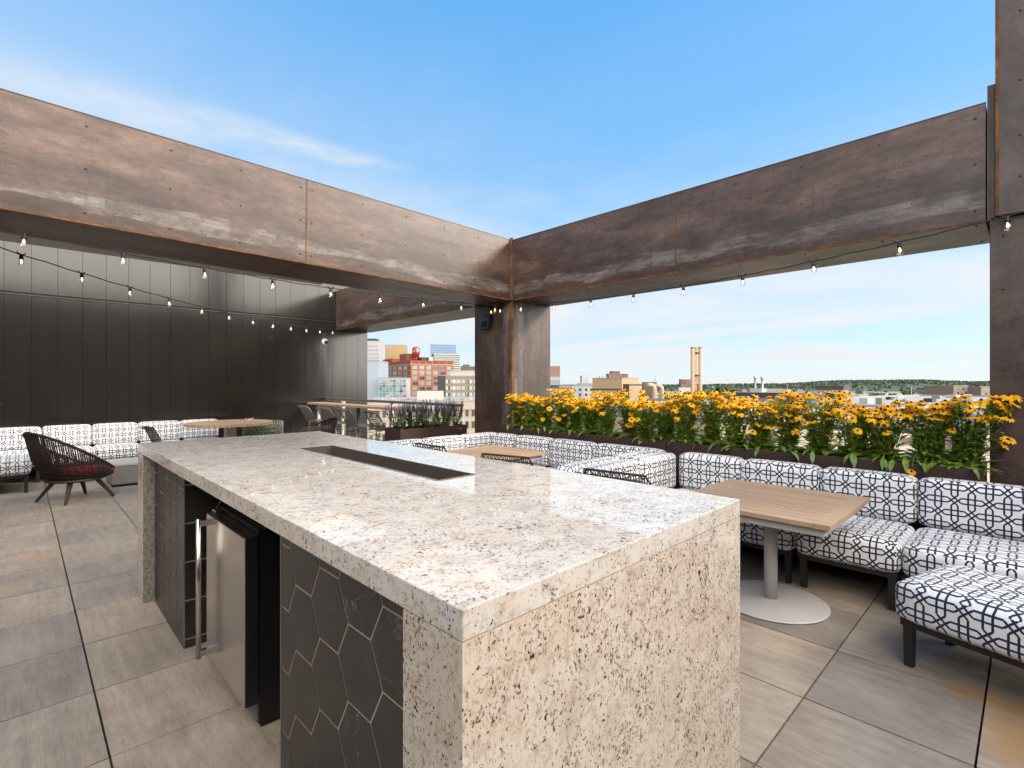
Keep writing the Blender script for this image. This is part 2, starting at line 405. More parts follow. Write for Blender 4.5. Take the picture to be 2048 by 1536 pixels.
ROPE = plain('brown_rope', (.022, .010, .009), .75, 0, .35, 120)
LEGW = plain('chair_leg', (.028, .019, .016), .5, 0, .2, 30)
RED = plain('red_cushion', (.50, .012, .022), .9, 0, .12, 60, .15)
WIRE = plain('wire_bronze', (.050, .036, .030), .42, .3, .15, 60)
WIREG = plain('wire_steel', (.20, .175, .155), .38, .75, .15, 60)
WIREP = plain('wire_pale', (.36, .34, .31), .4, .5, .15, 60)
PLANTER = plain('planter_brown', (.045, .026, .021), .55, .15, .2, 12)
SOIL = plain('soil', (.035, .024, .016), .95, 0, .3, 40)
CABLE = plain('cable_black', (.015, .012, .011), .6)
CAMW = plain('camera_white', (.7, .7, .7), .4)

def mat_wood():
    b = NB('teak_slats'); s = b.sep(b.uv())
    att = b.m('FLOOR', b.m('MULTIPLY', s[0], 14.3))
    g = b.noise(b.comb(b.m('MULTIPLY', s[0], 60.0), b.m('MULTIPLY', s[1], 3.0), att), 2.0, 5, .65)
    pl = b.n('ShaderNodeTexWhiteNoise', {'W': att}, noise_dimensions='1D')
    c = b.ramp(g, [(.3, (.30, .195, .122)), (.7, (.45, .315, .215))])
    c = b.mix(1.0, c, b.mix(pl, (.9, .9, .9), (1.1, 1.07, 1.03)), 'MULTIPLY')
    return b.bsdf(c, .55, 0, .35, b.bump(g, .1, .003))
WOOD = mat_wood()

def mat_leaf(name, c1, c2, trans=.25, rough=.5):
    b = NB(name); p = b.pos(); n = b.noise(p, 24, 2); att = b.noise(b.mapv(p, loc=(5, 1, 2)), 3.0, 2)
    c = b.mix(b.ramp(b.m('ADD', b.m('MULTIPLY', n, .6), b.m('MULTIPLY', att, .4)), [(.35, 0), (.65, 1)]), c1, c2)
    pr = b.n('ShaderNodeBsdfPrincipled', {'Base Color': c, 'Roughness': rough, 'Specular IOR Level': .35})
    tr = b.n('ShaderNodeBsdfTranslucent', {'Color': c})
    mx = b.n('ShaderNodeMixShader', {0: trans, 1: pr, 2: tr})
    b.nt.links.new(mx, b.out.inputs[0]); return b.mat
LEAF = mat_leaf('leaf_green', (.13, .22, .026), (.36, .47, .075), .48)
LEAFB = mat_leaf('leaf_broad', (.10, .175, .045), (.20, .29, .10), .3)
STEM = mat_leaf('stem_green', (.13, .18, .03), (.24, .29, .07), .2)
PETAL = mat_leaf('petal_yellow', (.92, .43, .005), (.97, .60, .014), .4, .6)
CONE = plain('flower_cone', (.022, .009, .005), .9, 0, .3, 200)
SAGE = mat_leaf('salvia_leaf', (.06, .14, .022), (.16, .28, .06), .3)
SPIKE = mat_leaf('salvia_spike', (.10, .08, .115), (.20, .16, .21), .15)
PINK = mat_leaf('pink_petal', (.55, .22, .32), (.7, .42, .5), .2)
CROWN = mat_leaf('crown_green', (.030, .065, .014), (.085, .135, .035), .15, .6)
FOREST = mat_leaf('forest_hazed_green', (.026, .050, .030), (.062, .092, .052), .1, .7)  # blue haze of distance put into the leaf colour
BARK = plain('bark', (.09, .07, .05), .9)

def mat_glass():
    b = NB('bulb_glass')
    fr = b.n('ShaderNodeLayerWeight', {'Blend': .35}, out=1)
    gl = b.n('ShaderNodeBsdfGlossy', {'Color': (1, .97, .92, 1), 'Roughness': .03})
    tr = b.n('ShaderNodeBsdfTransparent', {'Color': (.97, .94, .88, 1)})
    mx = b.n('ShaderNodeMixShader', {0: b.m('ADD', b.m('MULTIPLY', fr, .55), .06), 1: tr, 2: gl})
    b.nt.links.new(mx, b.out.inputs[0]); return b.mat
BULB = mat_glass()
def mat_emit(name, col, st):
    b = NB(name); e = b.n('ShaderNodeEmission', {'Color': (*col, 1), 'Strength': st})
    b.nt.links.new(e, b.out.inputs[0]); return b.mat
FILA = mat_emit('filament_glow', (1.0, .60, .24), 1.8)

# ================================================================== THE DECK
TP = .605
def deck():
    mb = MB(); tone = []
    x0, y0 = 2.676, .758
    ix = range(-9, 6); iy = range(-10, 18)
    g = .0042
    for i in ix:
        for j in iy:
            xa, xb = x0 + i * TP + g, x0 + (i + 1) * TP - g; ya, yb = y0 + j * TP + g, y0 + (j + 1) * TP - g
            dz = rnd.uniform(-.0015, .0015); t = rnd.random()
            n0 = len(mb.f)
            mb.box((xa, ya, -.04), (xb, yb, dz)); tone += [t] * (len(mb.f) - n0)
    n0 = len(mb.f)
    mb.box((x0 - 9 * TP - .2, y0 - 10 * TP - .2, -.35), (6.12, y0 + 18 * TP + .1, -.042), 1); tone += [0] * (len(mb.f) - n0)
    o = structure(mb.build('terrace_floor', [DECK, GAP], None, lambda co, n: (co[0], co[1])))
    a = o.data.attributes.new('tone', 'FLOAT', 'FACE'); a.data.foreach_set('value', tone)
deck()

# ================================================================== STEEL FRAME
X1, Y1, BW = 5.25, 5.40, .86          # inner corner of the frame, member width
ZB, ZT = 2.73, 3.63
YW = 11.27                            # face of the dark wall
def bolt(mb, c, ax, r=.0085, mat=2):
    mb.lathe([(r, 0), (r, .004), (r * .5, .007)], 8, mat, c, False, ax)
def beam_x(name, xa, xb, y, seams, label):
    t = thing(name, label, 'steel beam', (xa, y, ZB + .0155 * (xb - xa)))
    t.rotation_euler = (0, .0155, 0)
    Lx = xb - xa; H = ZT - ZB; mb = MB()
    es = [0] + [s - xa for s in seams] + [Lx]
    for a, b_ in zip(es[:-1], es[1:]):
        mb.box((a + .003, 0, 0), (b_ - .003, BW, H))
    mb.box((0.001, .004, .004), (Lx - .001, BW - .004, H - .004), 1)
    mb.build('beam_cladding', [STEEL, RUST], t, lambda co, n: (co[0], co[1] * .5 + .38 if abs(n[2]) > .7 else co[2]))
    mb = MB()
    mb.box((0, -.003, -.003), (Lx, .012, .012), 0)
    mb.box((0, -.004, H - .004), (Lx, .02, H + .003), 1)
    for s in es[1:-1]: mb.box((s - .006, -.0025, .013), (s + .006, .004, H - .005), 0)
    mb.build('edge_strip', [RUST, STEEL], t, lambda co, n: (co[0], .9))
    mb = MB(); x = .3
    xs = []
    for a, b_ in zip(es[:-1], es[1:]):
        n = max(2, round((b_ - a) / .66)); xs += [a + .06 + (b_ - a - .12) * k / n for k in range(n + 1)]
    for x in xs:
        for z in (.09, H * .5, H - .10): bolt(mb, (x, 0, z), (0, -1, 0), mat=0)
        for y in (.12, BW - .12): bolt(mb, (x, y, 0), (0, 0, -1), mat=0)
    mb.build('bolt_row', BOLT, t)
    return t
def beam_y(name, ya, yb, x, seams, label, za=ZB, zb=ZT):
    t = thing(name, label, 'steel beam', (x, ya, za))
    Ly = yb - ya; H = zb - za; mb = MB()
    es = [0] + [s - ya for s in seams] + [Ly]
    for a, b_ in zip(es[:-1], es[1:]):
        mb.box((0, a + .003, 0), (BW, b_ - .003, H))
    mb.box((.004, .001, .004), (BW - .004, Ly - .001, H - .004), 1)
    mb.build('beam_cladding', [STEEL, RUST], t, lambda co, n: (co[1], co[0] * .5 + .38 if abs(n[2]) > .7 else co[2]))
    mb = MB()
    mb.box((-.003, 0, -.003), (.012, Ly, .012), 0)
    mb.box((-.004, 0, H - .004), (.02, Ly, H + .003), 1)
    for s in es[1:-1]: mb.box((-.0025, s - .005, .013), (.004, s + .005, H - .005), 0)
    mb.build('edge_strip', [RUST, STEEL], t, lambda co, n: (co[1], .9))
    mb = MB(); xs = []
    for a, b_ in zip(es[:-1], es[1:]):
        n = max(2, round((b_ - a) / .66)); xs += [a + .06 + (b_ - a - .12) * k / n for k in range(n + 1)]
    for y in xs:
        for z in (.09, H * .5, H - .10): bolt(mb, (0, y, z), (-1, 0, 0), mat=0)
        for x_ in (.12, BW - .12): bolt(mb, (x_, y, 0), (0, 0, -1), mat=0)
    mb.build('bolt_row', BOLT, t)
    return t
beam_x('steel_beam', -2.6, X1 - .02, Y1, [-.85, 2.18], 'long weathered steel beam at left, pinkish grey with a pale band and orange lower edge')
beam_y('steel_beam', .24, Y1 - .02, X1, [2.77], 'dark brown weathered steel beam at right over the yellow flowers')
beam_y('steel_beam', Y1 + BW + .003, YW - .005, X1, [8.6], 'short dark steel beam between the corner column and the black wall')

def column():
    t = thing('steel_column', 'rusty steel corner column with pale vertical streak where the two long beams meet', 'steel column', (X1, Y1, 0))
    mb = MB(); mb.box((0, 0, 0), (BW, BW, ZB - .002)); mb.box((0.003, 0.003, ZB), (BW, BW, ZT - .006))
    mb.build('column_cladding', STEEL, t, lambda co, n: (co[2], co[0] if abs(n[1]) > .7 else co[1] + .06))
    mb = MB()
    mb.box((-.003, -.003, 0), (.010, .026, ZB - .01), 0); mb.box((.010, -.003, 0), (.03, .004, ZB - .01), 0)
    mb.box((-.02, -.035, ZB + .002), (-.003, -.003, ZT + .03), 1); mb.box((-.045, -.02, ZB + .002), (-.022, -.003, ZT + .025), 0)
    mb.build('corner_angle', [RUST, STEEL], t, lambda co, n: (co[2], .9))
    mb = MB()
    for z in [.4, 1.0, 1.6, 2.2, 2.6]:
        for d in (.08, BW - .08):
            bolt(mb, (0, d, z), (-1, 0, 0), mat=0); bolt(mb, (d, 0, z), (0, -1, 0), mat=0)
    mb.build('bolt_row', BOLT, t)
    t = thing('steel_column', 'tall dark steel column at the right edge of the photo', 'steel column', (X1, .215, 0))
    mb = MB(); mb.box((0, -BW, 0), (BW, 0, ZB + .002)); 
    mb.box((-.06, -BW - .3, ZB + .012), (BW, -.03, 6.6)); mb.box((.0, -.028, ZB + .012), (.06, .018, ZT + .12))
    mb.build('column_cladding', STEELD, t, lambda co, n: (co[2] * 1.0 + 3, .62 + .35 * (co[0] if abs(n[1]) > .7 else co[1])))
    mb = MB()
    mb.box((-.064, -.048, ZB + .012), (-.06, -.03, 6.6), 0); mb.box((-.06, -.032, ZB + .014), (-.0, -.028, 6.6), 0)
    mb.box((-.004, .0, .0), (.004, .004, ZT + .1), 0)
    mb.build('corner_angle', [RUST], t)
    mb = MB()
    for z in [.4, 1.0, 1.6, 2.2, 2.6]: bolt(mb, (0, -.07, z), (-1, 0, 0), mat=0)
    for z in (3.0, 3.3, 3.7, 4.2, 4.8): bolt(mb, (-.06, -.16, z), (-1, 0, 0), mat=0)
    mb.build('bolt_row', BOLT, t)
column()

# ------------------------------------------------------------------ dark wall, unseen slab and unseen surrounding walls
def dark_wall():
    t = thing('metal_wall', 'dark bronze metal panel wall behind the left sofa with a horizontal reveal', 'wall', (0, YW, 0))
    mb = MB(); xs = -.19 - .315 * 9
    xr = 6.05
    zr = 2.93
    x = xs
    while x < xr - .02:
        xe = min(x + .315, xr)
        mb.box((x + .0025, 0, 0.02), (xe - .0025, .05, zr - .022)); mb.box((x + .0025, 0, zr + .022), (xe - .0025, .05, 3.775))
        x = xe
    mb.box((xs, .012, 0), (xr - .004, .3, 3.775), 1); mb.box((xs, .004, 3.79), (xr, .32, 4.0), 2)
    mb.build('panel', [WALLM, GAP, SOFFIT], t)
    mb = MB(); mb.box((xs, -.022, zr - .02), (xr + .002, .03, zr - .006)); mb.build('reveal_trim', plain('trim_dark', (.05, .046, .044), .35, .2, .08, 6), t)
dark_wall()
def canopy():
    t = thing('light_shelf', 'unseen pale slab behind the left steel beam, added to shape the island reflection', 'canopy', (0, Y1 + BW, 2.92))
    mb = MB(); mb.box((-2.5, .004, .0), (3.1, .90, .05)); mb.build('slab', SOFFIT, t)  # added out of sight to cover sky in the countertop reflection
canopy()
def enclosing():
    t = thing('apartment_house', 'unseen pale upper storey of the building behind the terrace, lightened to bounce light', 'building', (-3.1, 0, 0))
    mb = MB(); mb.box((-4, -5.25, -23.9), (0, 11.2, 3.3)); mb.build('wall', FACADEL, t)  # out of view; kept pale and low to bounce light into the booths
    for k in range(6):
        mb = MB(); mb.box((0, -1.0, .1), (.03, 1.0, 2.5)); o = mb.build('window', FGLASS, t); o.location = (.002, -4.2 + k * 2.6, 0)
    t = thing('shade_wall', 'unseen dark wall behind the camera, sized for shade and reflections', 'wall', (0, -5.3, 0))
    mb = MB(); mb.box((-7.1, -.3, -23.9), (12.5, 0, 5.4)); mb.build('panel', FACADE, t)  # out of view; height and length set for sun reach and wall reflections
enclosing()
def lower_storeys():
    t = thing('apartment_house', 'lower storeys of the terrace building under the paved floor', 'building', (1.7, 3.1, -23.9))
    mb = MB(); mb.box((-4.75, -8.3, 0), (4.42, 8.45, 23.5)); mb.build('wall', FACADEL, t)
lower_storeys()

# ================================================================== ISLAND
IX0, IX1, IY0, IY1, IZ = .592, 1.885, .742, 4.395, 1.075
PXL = .66                         # plane of the tile panels
def clip(poly, lo, hi):
    for ax, lim, sgn in ((0, lo[0], 1), (0, hi[0], -1), (1, lo[1], 1), (1, hi[1], -1)):
        out = []
        for i in range(len(poly)):
            p, q = poly[i], poly[(i + 1) % len(poly)]
            dp, dq = (p[ax] - lim) * sgn, (q[ax] - lim) * sgn
            if dp >= 0: out.append(p)
            if dp * dq < 0:
                t = dp / (dp - dq); out.append((p[0] + (q[0] - p[0]) * t, p[1] + (q[1] - p[1]) * t))
        poly = out
        if len(poly) < 3: return []
    return poly
def hex_panel(name, parent, lo, hi, place, seed, oy, oz):
    r_ = random.Random(seed); s = .126; H = s * math.sqrt(3); g = .0045
    mb = MB(); tone = []
    corners = [lo, (hi[0], lo[1]), hi, (lo[0], hi[1])]
    mb.quad([place(u, v, 0) for u, v in corners], 1); tone.append(0)
    for i in range(-2, int((hi[0] - lo[0]) / (1.5 * s)) + 4):
        for j in range(-2, int((hi[1] - lo[1]) / H) + 4):
            cx = oy + i * 1.5 * s; cz = oz + (j + .5 * (i % 2)) * H
            rr = s - g
            poly = [(cx + rr * math.cos(a * PI / 3), cz + rr * math.sin(a * PI / 3)) for a in range(6)]
            poly = clip(poly, lo, hi)
            if len(poly) < 3: continue
            t = r_.random()
            mb.quad([place(u, v, .002) for u, v in poly], 0); tone.append(t)
            for k in range(len(poly)):
                p, q = poly[k], poly[(k + 1) % len(poly)]
                mb.quad([place(*p, 0), place(*q, 0), place(*q, .002), place(*p, .002)], 0); tone.append(t)
    o = mb.build(name, [MARBLE, GROUT], parent)
    a = o.data.attributes.new('tone', 'FLOAT', 'FACE'); a.data.foreach_set('value', tone)
    return o
def island():
    t = thing('kitchen_island', 'speckled granite island with waterfall ends and black hexagon tiles', 'kitchen island', (IX0, IY0, 0))
    w, l = IX1 - IX0, IY1 - IY0
    tx0, tx1, ty0, ty1 = 1.303 - IX0, 1.503 - IX0, 1.80 - IY0, 3.285 - IY0
    th = .062
    def bev(o, wd=.003):
        m = o.modifiers.new('bevel', 'BEVEL'); m.width = wd; m.segments = 2; m.limit_method = 'ANGLE'
    # top: ring of four slabs in one mesh around the trough opening
    mb = MB()
    xs = [0, tx0, tx1, w]; ys = [0, ty0, ty1, l]
    for zz, flip in ((IZ, False), (IZ - th, True)):
        for i in range(3):
            for j in range(3):
                if i == 1 and j == 1: continue
                q = [(xs[i], ys[j], zz), (xs[i + 1], ys[j], zz), (xs[i + 1], ys[j + 1], zz), (xs[i], ys[j + 1], zz)]
                mb.quad(q[::-1] if flip else q)
    for k in range(3):
        for (ax, c, arr, sg) in ((1, 0, xs, 1), (1, l, xs, -1), (0, 0, ys, -1), (0, w, ys, 1)):
            a, b_ = arr[k], arr[k + 1]
            q = [(a, c, IZ - th), (b_, c, IZ - th), (b_, c, IZ), (a, c, IZ)] if ax == 1 else [(c, a, IZ - th), (c, b_, IZ - th), (c, b_, IZ), (c, a, IZ)]
            mb.quad(q if sg > 0 else q[::-1])
    for q in ([(tx0, ty0), (tx1, ty0)], [(tx1, ty0), (tx1, ty1)], [(tx1, ty1), (tx0, ty1)], [(tx0, ty1), (tx0, ty0)]):
        (a, b_), (c, d) = q
        mb.quad([(c, d, IZ - th), (a, b_, IZ - th), (a, b_, IZ), (c, d, IZ)])
    o = mb.build('countertop', GRAN_TOP, t)
    import bmesh
    bm = bmesh.new(); bm.from_mesh(o.data); bmesh.ops.remove_doubles(bm, verts=bm.verts, dist=1e-5); bmesh.ops.recalc_face_normals(bm, faces=bm.faces); bm.to_mesh(o.data); bm.free()
    bev(o)
    mb = MB(); mb.box((0, 0, 0), (w, .205, IZ - th - .0015)); mb.box((.0, .0, IZ - th - .0015), (w, .004, IZ - th), 1)
    o = mb.build('waterfall_end', [GRAN_END, GROUT], t); bev(o, .002)
    mb = MB(); mb.box((0, l - .195, 0), (w, l, IZ - th - .0015)); o = mb.build('waterfall_end', GRAN_END, t); bev(o, .002)
    mb = MB(); mb.quad([(.002, l - .1955, .004), (w - .02, l - .1955, .004), (w - .02, l - .1955, IZ - th - .003), (.002, l - .1955, IZ - th - .003)])
    mb.build('sawn_edge', GRAN_RAW, t)
    # carcass with the fridge niche open towards -x
    ya, yb = 1.845 - IY0, 3.335 - IY0
    px = PXL - IX0; zt = IZ - th - .003
    mb = MB()
    mb.box((px + .004, .206, 0), (w - .03, ya, zt)); mb.box((px + .004, yb, 0), (w - .03, l - .197, zt)); mb.box((.80, ya + .001, 0), (w - .03, yb - .001, zt))
    mb.build('carcass', BLACK, t)
    pl = lambda u, v, d: (px - d, u, v)
    hex_panel('tile_panel', t, (.207, .0), (ya, zt), pl, 1, 1.633 - IY0 - 1.5 * .126 * 6 + .02, .06)
    hex_panel('tile_panel', t, (yb, .0), (l - .199, zt), pl, 2, yb - .11, .02)
    hex_panel('tile_panel', t, (px + .004, .0), (.80, zt), lambda u, v, d: (u, yb - .003 - d, v), 3, px + .252, .05)
    for q in (yb - .006, ya): mb = MB(); mb.box((px - .003, q, 0), (px + .004, q + .006, zt)); mb.build('tile_trim', TRIM, t)
    # trough
    mb = MB(); d = .17; e = .001
    A, B, C, D = (tx0 + e, ty0 + e), (tx1 - e, ty0 + e), (tx1 - e, ty1 - e), (tx0 + e, ty1 - e)
    zb = IZ - d
    for (p, q) in ((A, B), (B, C), (C, D), (D, A)):
        mb.quad([(*p, zb), (*p, IZ + .001), (*q, IZ + .001), (*q, zb)])
    mb.quad([(*A, zb), (*B, zb), (*C, zb), (*D, zb)])
    lip = .010
    for (lo, hi) in (((tx0 - lip, ty0 - lip), (tx1 + lip, ty0)), ((tx0 - lip, ty1), (tx1 + lip, ty1 + lip)), ((tx0 - lip, ty0), (tx0, ty1)), ((tx1, ty0), (tx1 + lip, ty1))):
        mb.box((*lo, IZ + .0008), (*hi, IZ + .003), 1)
    mb.build('trough', [TROUGH, HANDLE], t)
island()
def fridge():
    y0, y1 = 2.31, 2.92
    t = thing('bar_fridge', 'stainless steel undercounter fridge with a long bar handle standing in the island niche', 'fridge', (.68, y0, 0))
    w = y1 - y0
    mb = MB(); mb.box((.055, .012, .03), (.60, w - .012, .865)); mb.box((.07, .03, 0), (.58, w - .03, .03)); mb.build('cabinet', BLACK, t)
    mb = MB(); mb.box((.0, 0, .125), (.05, w, .845), 1); mb.box((-.005, .003, .128), (0, w - .003, .842), 0)
    d = mb.build('door', [STAINLESS, BLACK], t)
    m = d.modifiers.new('bevel', 'BEVEL'); m.width = .0025; m.segments = 2
    mb = MB(); xh, yh = -.052, w - .055
    mb.tube([(xh, yh, .14), (xh, yh, .83)], .0115, 14); 
    for z in (.165, .805): mb.box((xh, yh - .010, z - .014), (-.0055, yh + .010, z + .014)); 
    mb.build('handle', HANDLE, d)
    mb = MB()
    for k in range(5): mb.box((.052, .03 + .0, .04 + k * .015), (.056, w - .03, .048 + k * .015))
    mb.build('grille', TRIM, t)
    mb = MB(); mb.box((.015, w - .09, .846), (.06, w - .03, .862)); mb.build('hinge', HANDLE, t)
fridge()

# ================================================================== SOFAS
SEATZ0, SEATZ1, BACKZ = .25, .46, .80
def sofa(label, x, y, w, d, rz, backs=('b',), legs='fl', group=None, back_t=.18, name='sofa_section', zoff=0.0, seed=0):
    """local: x across (0..w), y depth (0 front .. d back); back along y=d ('b'), or along x=0 ('l') / x=w ('r')"""
    t = thing(name, label, 'sofa' if backs else 'ottoman', (x, y, 0), rz, group)
    off = (seed * .113, seed * .071); e = .004
    x0 = back_t if 'l' in backs else 0; x1 = w - back_t if 'r' in backs else w
    yb = d - back_t if 'b' in backs else d
    mb = MB(); mb.cushion((x0 + e, 0, SEATZ0), (x1 - e, yb + .03, SEATZ1), .05, .009); mb.build('seat', FABRIC, t, boxuv(off))
    if 'b' in backs:
        mb = MB(); mb.cushion((x0 + e, yb, SEATZ1 - .005), (w - e if 'r' in backs else x1 - e, d, BACKZ), .042, .008); mb.build('backrest', FABRIC, t, boxuv((off[0] + .03, off[1] + .05)))
    if 'l' in backs:
        mb = MB(); mb.cushion((0, e, SEATZ1 - .005), (back_t, yb - e, BACKZ), .042, .008); mb.build('backrest', FABRIC, t, boxuv((off[0] + .06, off[1] + .05)))
    if 'r' in backs:
        mb = MB(); mb.cushion((w - back_t, e, SEATZ1 - .005), (w, yb - e, BACKZ), .042, .008); mb.build('backrest', FABRIC, t, boxuv((off[0] + .09, off[1] + .05)))
    mb = MB(); mb.box((.02, .05, SEATZ0 - .035), (w - .02, d - .02, SEATZ0 + .01))
    mb.build('base_frame', FRAME, t)
    for (lx, ly) in ((.05, .08), (w - .05, .08), (.05, d - .06), (w - .05, d - .06)):
        mb = MB(); mb.bar((lx, ly, SEATZ0 - .03), (lx, ly, 0), .044, .044, 0, .036, .036); mb.build('leg', FRAME, t)
    return t
GB = 'sofa sections around the two booth tables'
R90 = PI / 2
def xrow(label, y0, y1, backs, seed):      # back towards +x, front at x=4.05 ; local x runs -y
    return sofa(label, 4.05, y1, y1 - y0, .83, -R90, backs, group=GB, seed=seed)
# local x -> world -y, local y -> world +x
sofa_sp = []
xrow('patterned corner sofa section under the right part of the long flower planter, behind the ottoman', -.30, .585, ('b',), 1)
xrow('patterned sofa section in front of the slatted table, next to the ottoman corner', .59, 1.215, ('b',), 2)
xrow('patterned sofa section behind the middle of the near slatted table', 1.22, 1.855, ('b',), 3)
xrow('patterned corner sofa section of the near booth where it meets the booth divider', 1.86, 2.64, ('b', 'l'), 4)
# divider arm of near booth: back along +y, front -y
sofa('patterned divider sofa section of the near booth peeking over the island edge', 3.26, 1.86, .785, .78, 0, ('b',), group=GB, seed=5)
# far booth
xrow('patterned corner sofa section of the far booth against the divider', 2.66, 3.53, ('b', 'r'), 6)
xrow('patterned sofa section right of the far slatted table, under the flowers', 3.535, 4.19, ('b',), 7)
xrow('patterned sofa section behind the far slatted table, left of centre', 4.195, 4.80, ('b',), 8)
sofa('patterned divider sofa section of the far booth, back to the near booth', 4.045, 3.44, .785, .78, PI, ('b',), group=GB, seed=9)
sofa('patterned corner sofa section at the foot of the steel corner column', 4.23, 4.81, .62, .60, 0, ('b', 'r'), group=GB, seed=10)
sofa('patterned sofa section left of the corner column, back to the lavender planter', 3.62, 4.62, .605, .78, 0, ('b',), group=GB, seed=11)
sofa('patterned sofa section at the left end of the far booth', 3.00, 4.62, .615, .78, 0, ('b',), group=GB, seed=12)
# ottoman bench, turned about 15 degrees
sofa('patterned backless ottoman bench at the right edge of the photo', 3.315, .52, 1.30, .60, -R90 - math.radians(16), (), name='ottoman_bench', seed=13)
# sofa along the dark wall
GW = 'sofa sections along the dark wall'
WL = [(-.39, .235), (.24, .855), (.86, 1.485), (1.49, 2.125), (2.13, 2.755)]
WT = ['patterned sofa section by the black wall, cut by the left edge of the photo', 'patterned sofa section by the black wall, behind the woven lounge chair',
      'patterned sofa section by the black wall, right of the woven lounge chair', 'patterned sofa section by the black wall, behind the wire chair back', 'patterned sofa section by the black wall, behind the round table']
for k, (a, b_) in enumerate(WL):
    sofa(WT[k], a, 10.36, b_ - a, .79, 0, ('b',), group=GW, seed=20 + k)
sofa('patterned backless sofa section reaching forward beside the woven lounge chair', -.56, 9.52, .66, .82, 0, (), group=GW, name='ottoman_section', seed=30)

# ================================================================== TABLES
def slat_table(label, cx, cy, wx, wy, z):
    t = thing('slat_table', label, 'table', (cx, cy, 0), 0, 'slatted booth tables')
    mb = MB(); hx, hy = wx / 2, wy / 2; bw = .085; th = .03
    for sg in (-1, 1):
        y0, y1 = sorted((sg * hy, sg * (hy - bw))); mb.box((-hx, y0, z - th), (hx, y1, z))
    n = 12; p = wx / n
    for k in range(n):
        mb.box((-hx + k * p + (.0 if k == 0 else .0055), -hy + bw + .001, z - th + .001), (-hx + (k + 1) * p - (0 if k == n - 1 else .0055), hy - bw - .001, z - .001))
    o = mb.build('tabletop', WOOD, t, lambda co, n: (co[0], co[1]) if abs(co[1]) < hy - bw + .0005 else (co[1] + 3, co[0]))
    m = o.modifiers.new('bevel', 'BEVEL'); m.width = .0015; m.segments = 1
    mb = MB(); mb.box((-hx + .04, -hy + .04, z - th - .05), (hx - .04, hy - .04, z - th - .008)); mb.build('apron', PAINT, t)
    mb = MB(); mb.box((-hx + .03, -hy + .03, z - th - .007), (hx - .03, hy - .03, z - th - .0005)); mb.build('batten', FRAME, t)  # dark sheet added under the slats, stands in for shade in the gaps
    mb = MB(); mb.tube([(0, 0, .014), (0, 0, z - th - .05)], .042, 24); mb.build('post', PAINT, t)
    mb = MB(); mb.lathe([(.335, .003), (.35, .005), (.35, .010), (.335, .014), (.06, .022), (.045, .026)], 56); mb.build('base_plate', PAINT, t)
slat_table('near wooden slatted table on a pale pedestal beside the granite island', 3.70, 1.25, 1.0, .95, .71)
slat_table('far wooden slatted table in front of the corner column', 3.85, 4.33, .95, .93, .71)

def round_table():
    t = thing('round_table', 'round pale wooden table on a thick grey post before the black wall', 'table', (2.69, 10.02, 0))
    z = .80; mb = MB(); n = 18; R = .70; p = 2 * R / n
    for k in range(n):
        xa, xb = -R + k * p + .002, -R + (k + 1) * p - .002
        def yy(x): return math.sqrt(max(R * R - x * x, 0))
        pts = [xa + .002 + (xb - xa - .004) * i / 4 for i in range(5)]
        top = [(x, yy(x)) for x in pts]; bot = [(x, -yy(x)) for x in pts[::-1]]
        ring = bot + top
        ring = [(x, -yy(x)) for x in pts] + [(x, yy(x)) for x in pts[::-1]]
        mb.quad([(x, y, z) for x, y in ring]); mb.quad([(x, y, z - .045) for x, y in ring[::-1]])
        for i in range(len(ring)):
            a, b_ = ring[i], ring[(i + 1) % len(ring)]
            mb.quad([(*a, z - .045), (*b_, z - .045), (*b_, z), (*a, z)])
    o = mb.build('tabletop', WOOD, t, lambda co, n: (co[0], co[1])); 
    mb = MB(); mb.box((-.08, -.08, .02), (.08, .08, z - .046)); mb.build('post', PAINT, t)
    mb = MB(); mb.lathe([(.40, 0), (.40, .012), (.1, .02)], 40); mb.build('base_plate', PAINT, t)
    f = thing('pink_flower', 'small pink flowers lying on the round table', 'flower', (2.95, 9.75, z))
    mb = MB()
    for k in range(26):
        a = rnd.uniform(0, 2 * PI); r = rnd.uniform(0, .09); h = rnd.uniform(.01, .06); q = rnd.uniform(.015, .03)
        c = Vector((r * math.cos(a), r * math.sin(a), h)); d1 = Vector((rnd.uniform(-1, 1), rnd.uniform(-1, 1), rnd.uniform(-.4, .6))).normalized() * q; d2 = d1.orthogonal().normalized() * q * .7
        mb.quad([c - d1, c - d2, c + d1, c + d2])
    mb.build('blossom', PINK, f)
round_table()

def bar_ledge():
    t = thing('bar_ledge', 'long narrow wooden bar counter along the railing with wire stools', 'bar counter', (4.56, 7.0, 0))
    L = YW - 7.0 - .03
    mb = MB()
    for k in range(4): mb.box((k * .094 + .001, 0, 1.03), ((k + 1) * .094 - .001, L, 1.07))
    mb.build('counter', WOOD, t, lambda co, n: (co[0], co[1]))
    for y in (.3, L / 2, L - .3):
        mb = MB(); mb.box((.12, y - .025, 0), (.17, y + .025, 1.03)); mb.build('leg', WHITEP if y > L / 2 else FRAME, t)
bar_ledge()
def railing(name, label, x, ya, yb, z, posts, RAILM=RAILM):
    t = thing(name, label, 'railing', (x, ya, 0)); L = yb - ya
    mb = MB(); mb.box((-.035, 0, z - .045), (.035, L, z)); mb.build('handrail', RAILM, t)
    mb = MB(); mb.box((-.015, 0, .10), (.015, L, .13))
    for k in range(6): mb.tube([(0, 0, .25 + k * .13), (0, L, .25 + k * .13)], .004, 6)
    mb.build('cable', RAILM, t)
    for y in posts:
        mb = MB(); mb.box((-.03, y - ya - .03, 0), (.03, y - ya + .03, z - .046)); mb.build('post', WHITEP, t)
railing('terrace_railing', 'grey metal railing behind the bar counter with a pale post', 5.02, 6.30, YW - .02, 1.165, [10.42, 8.4, 6.6])
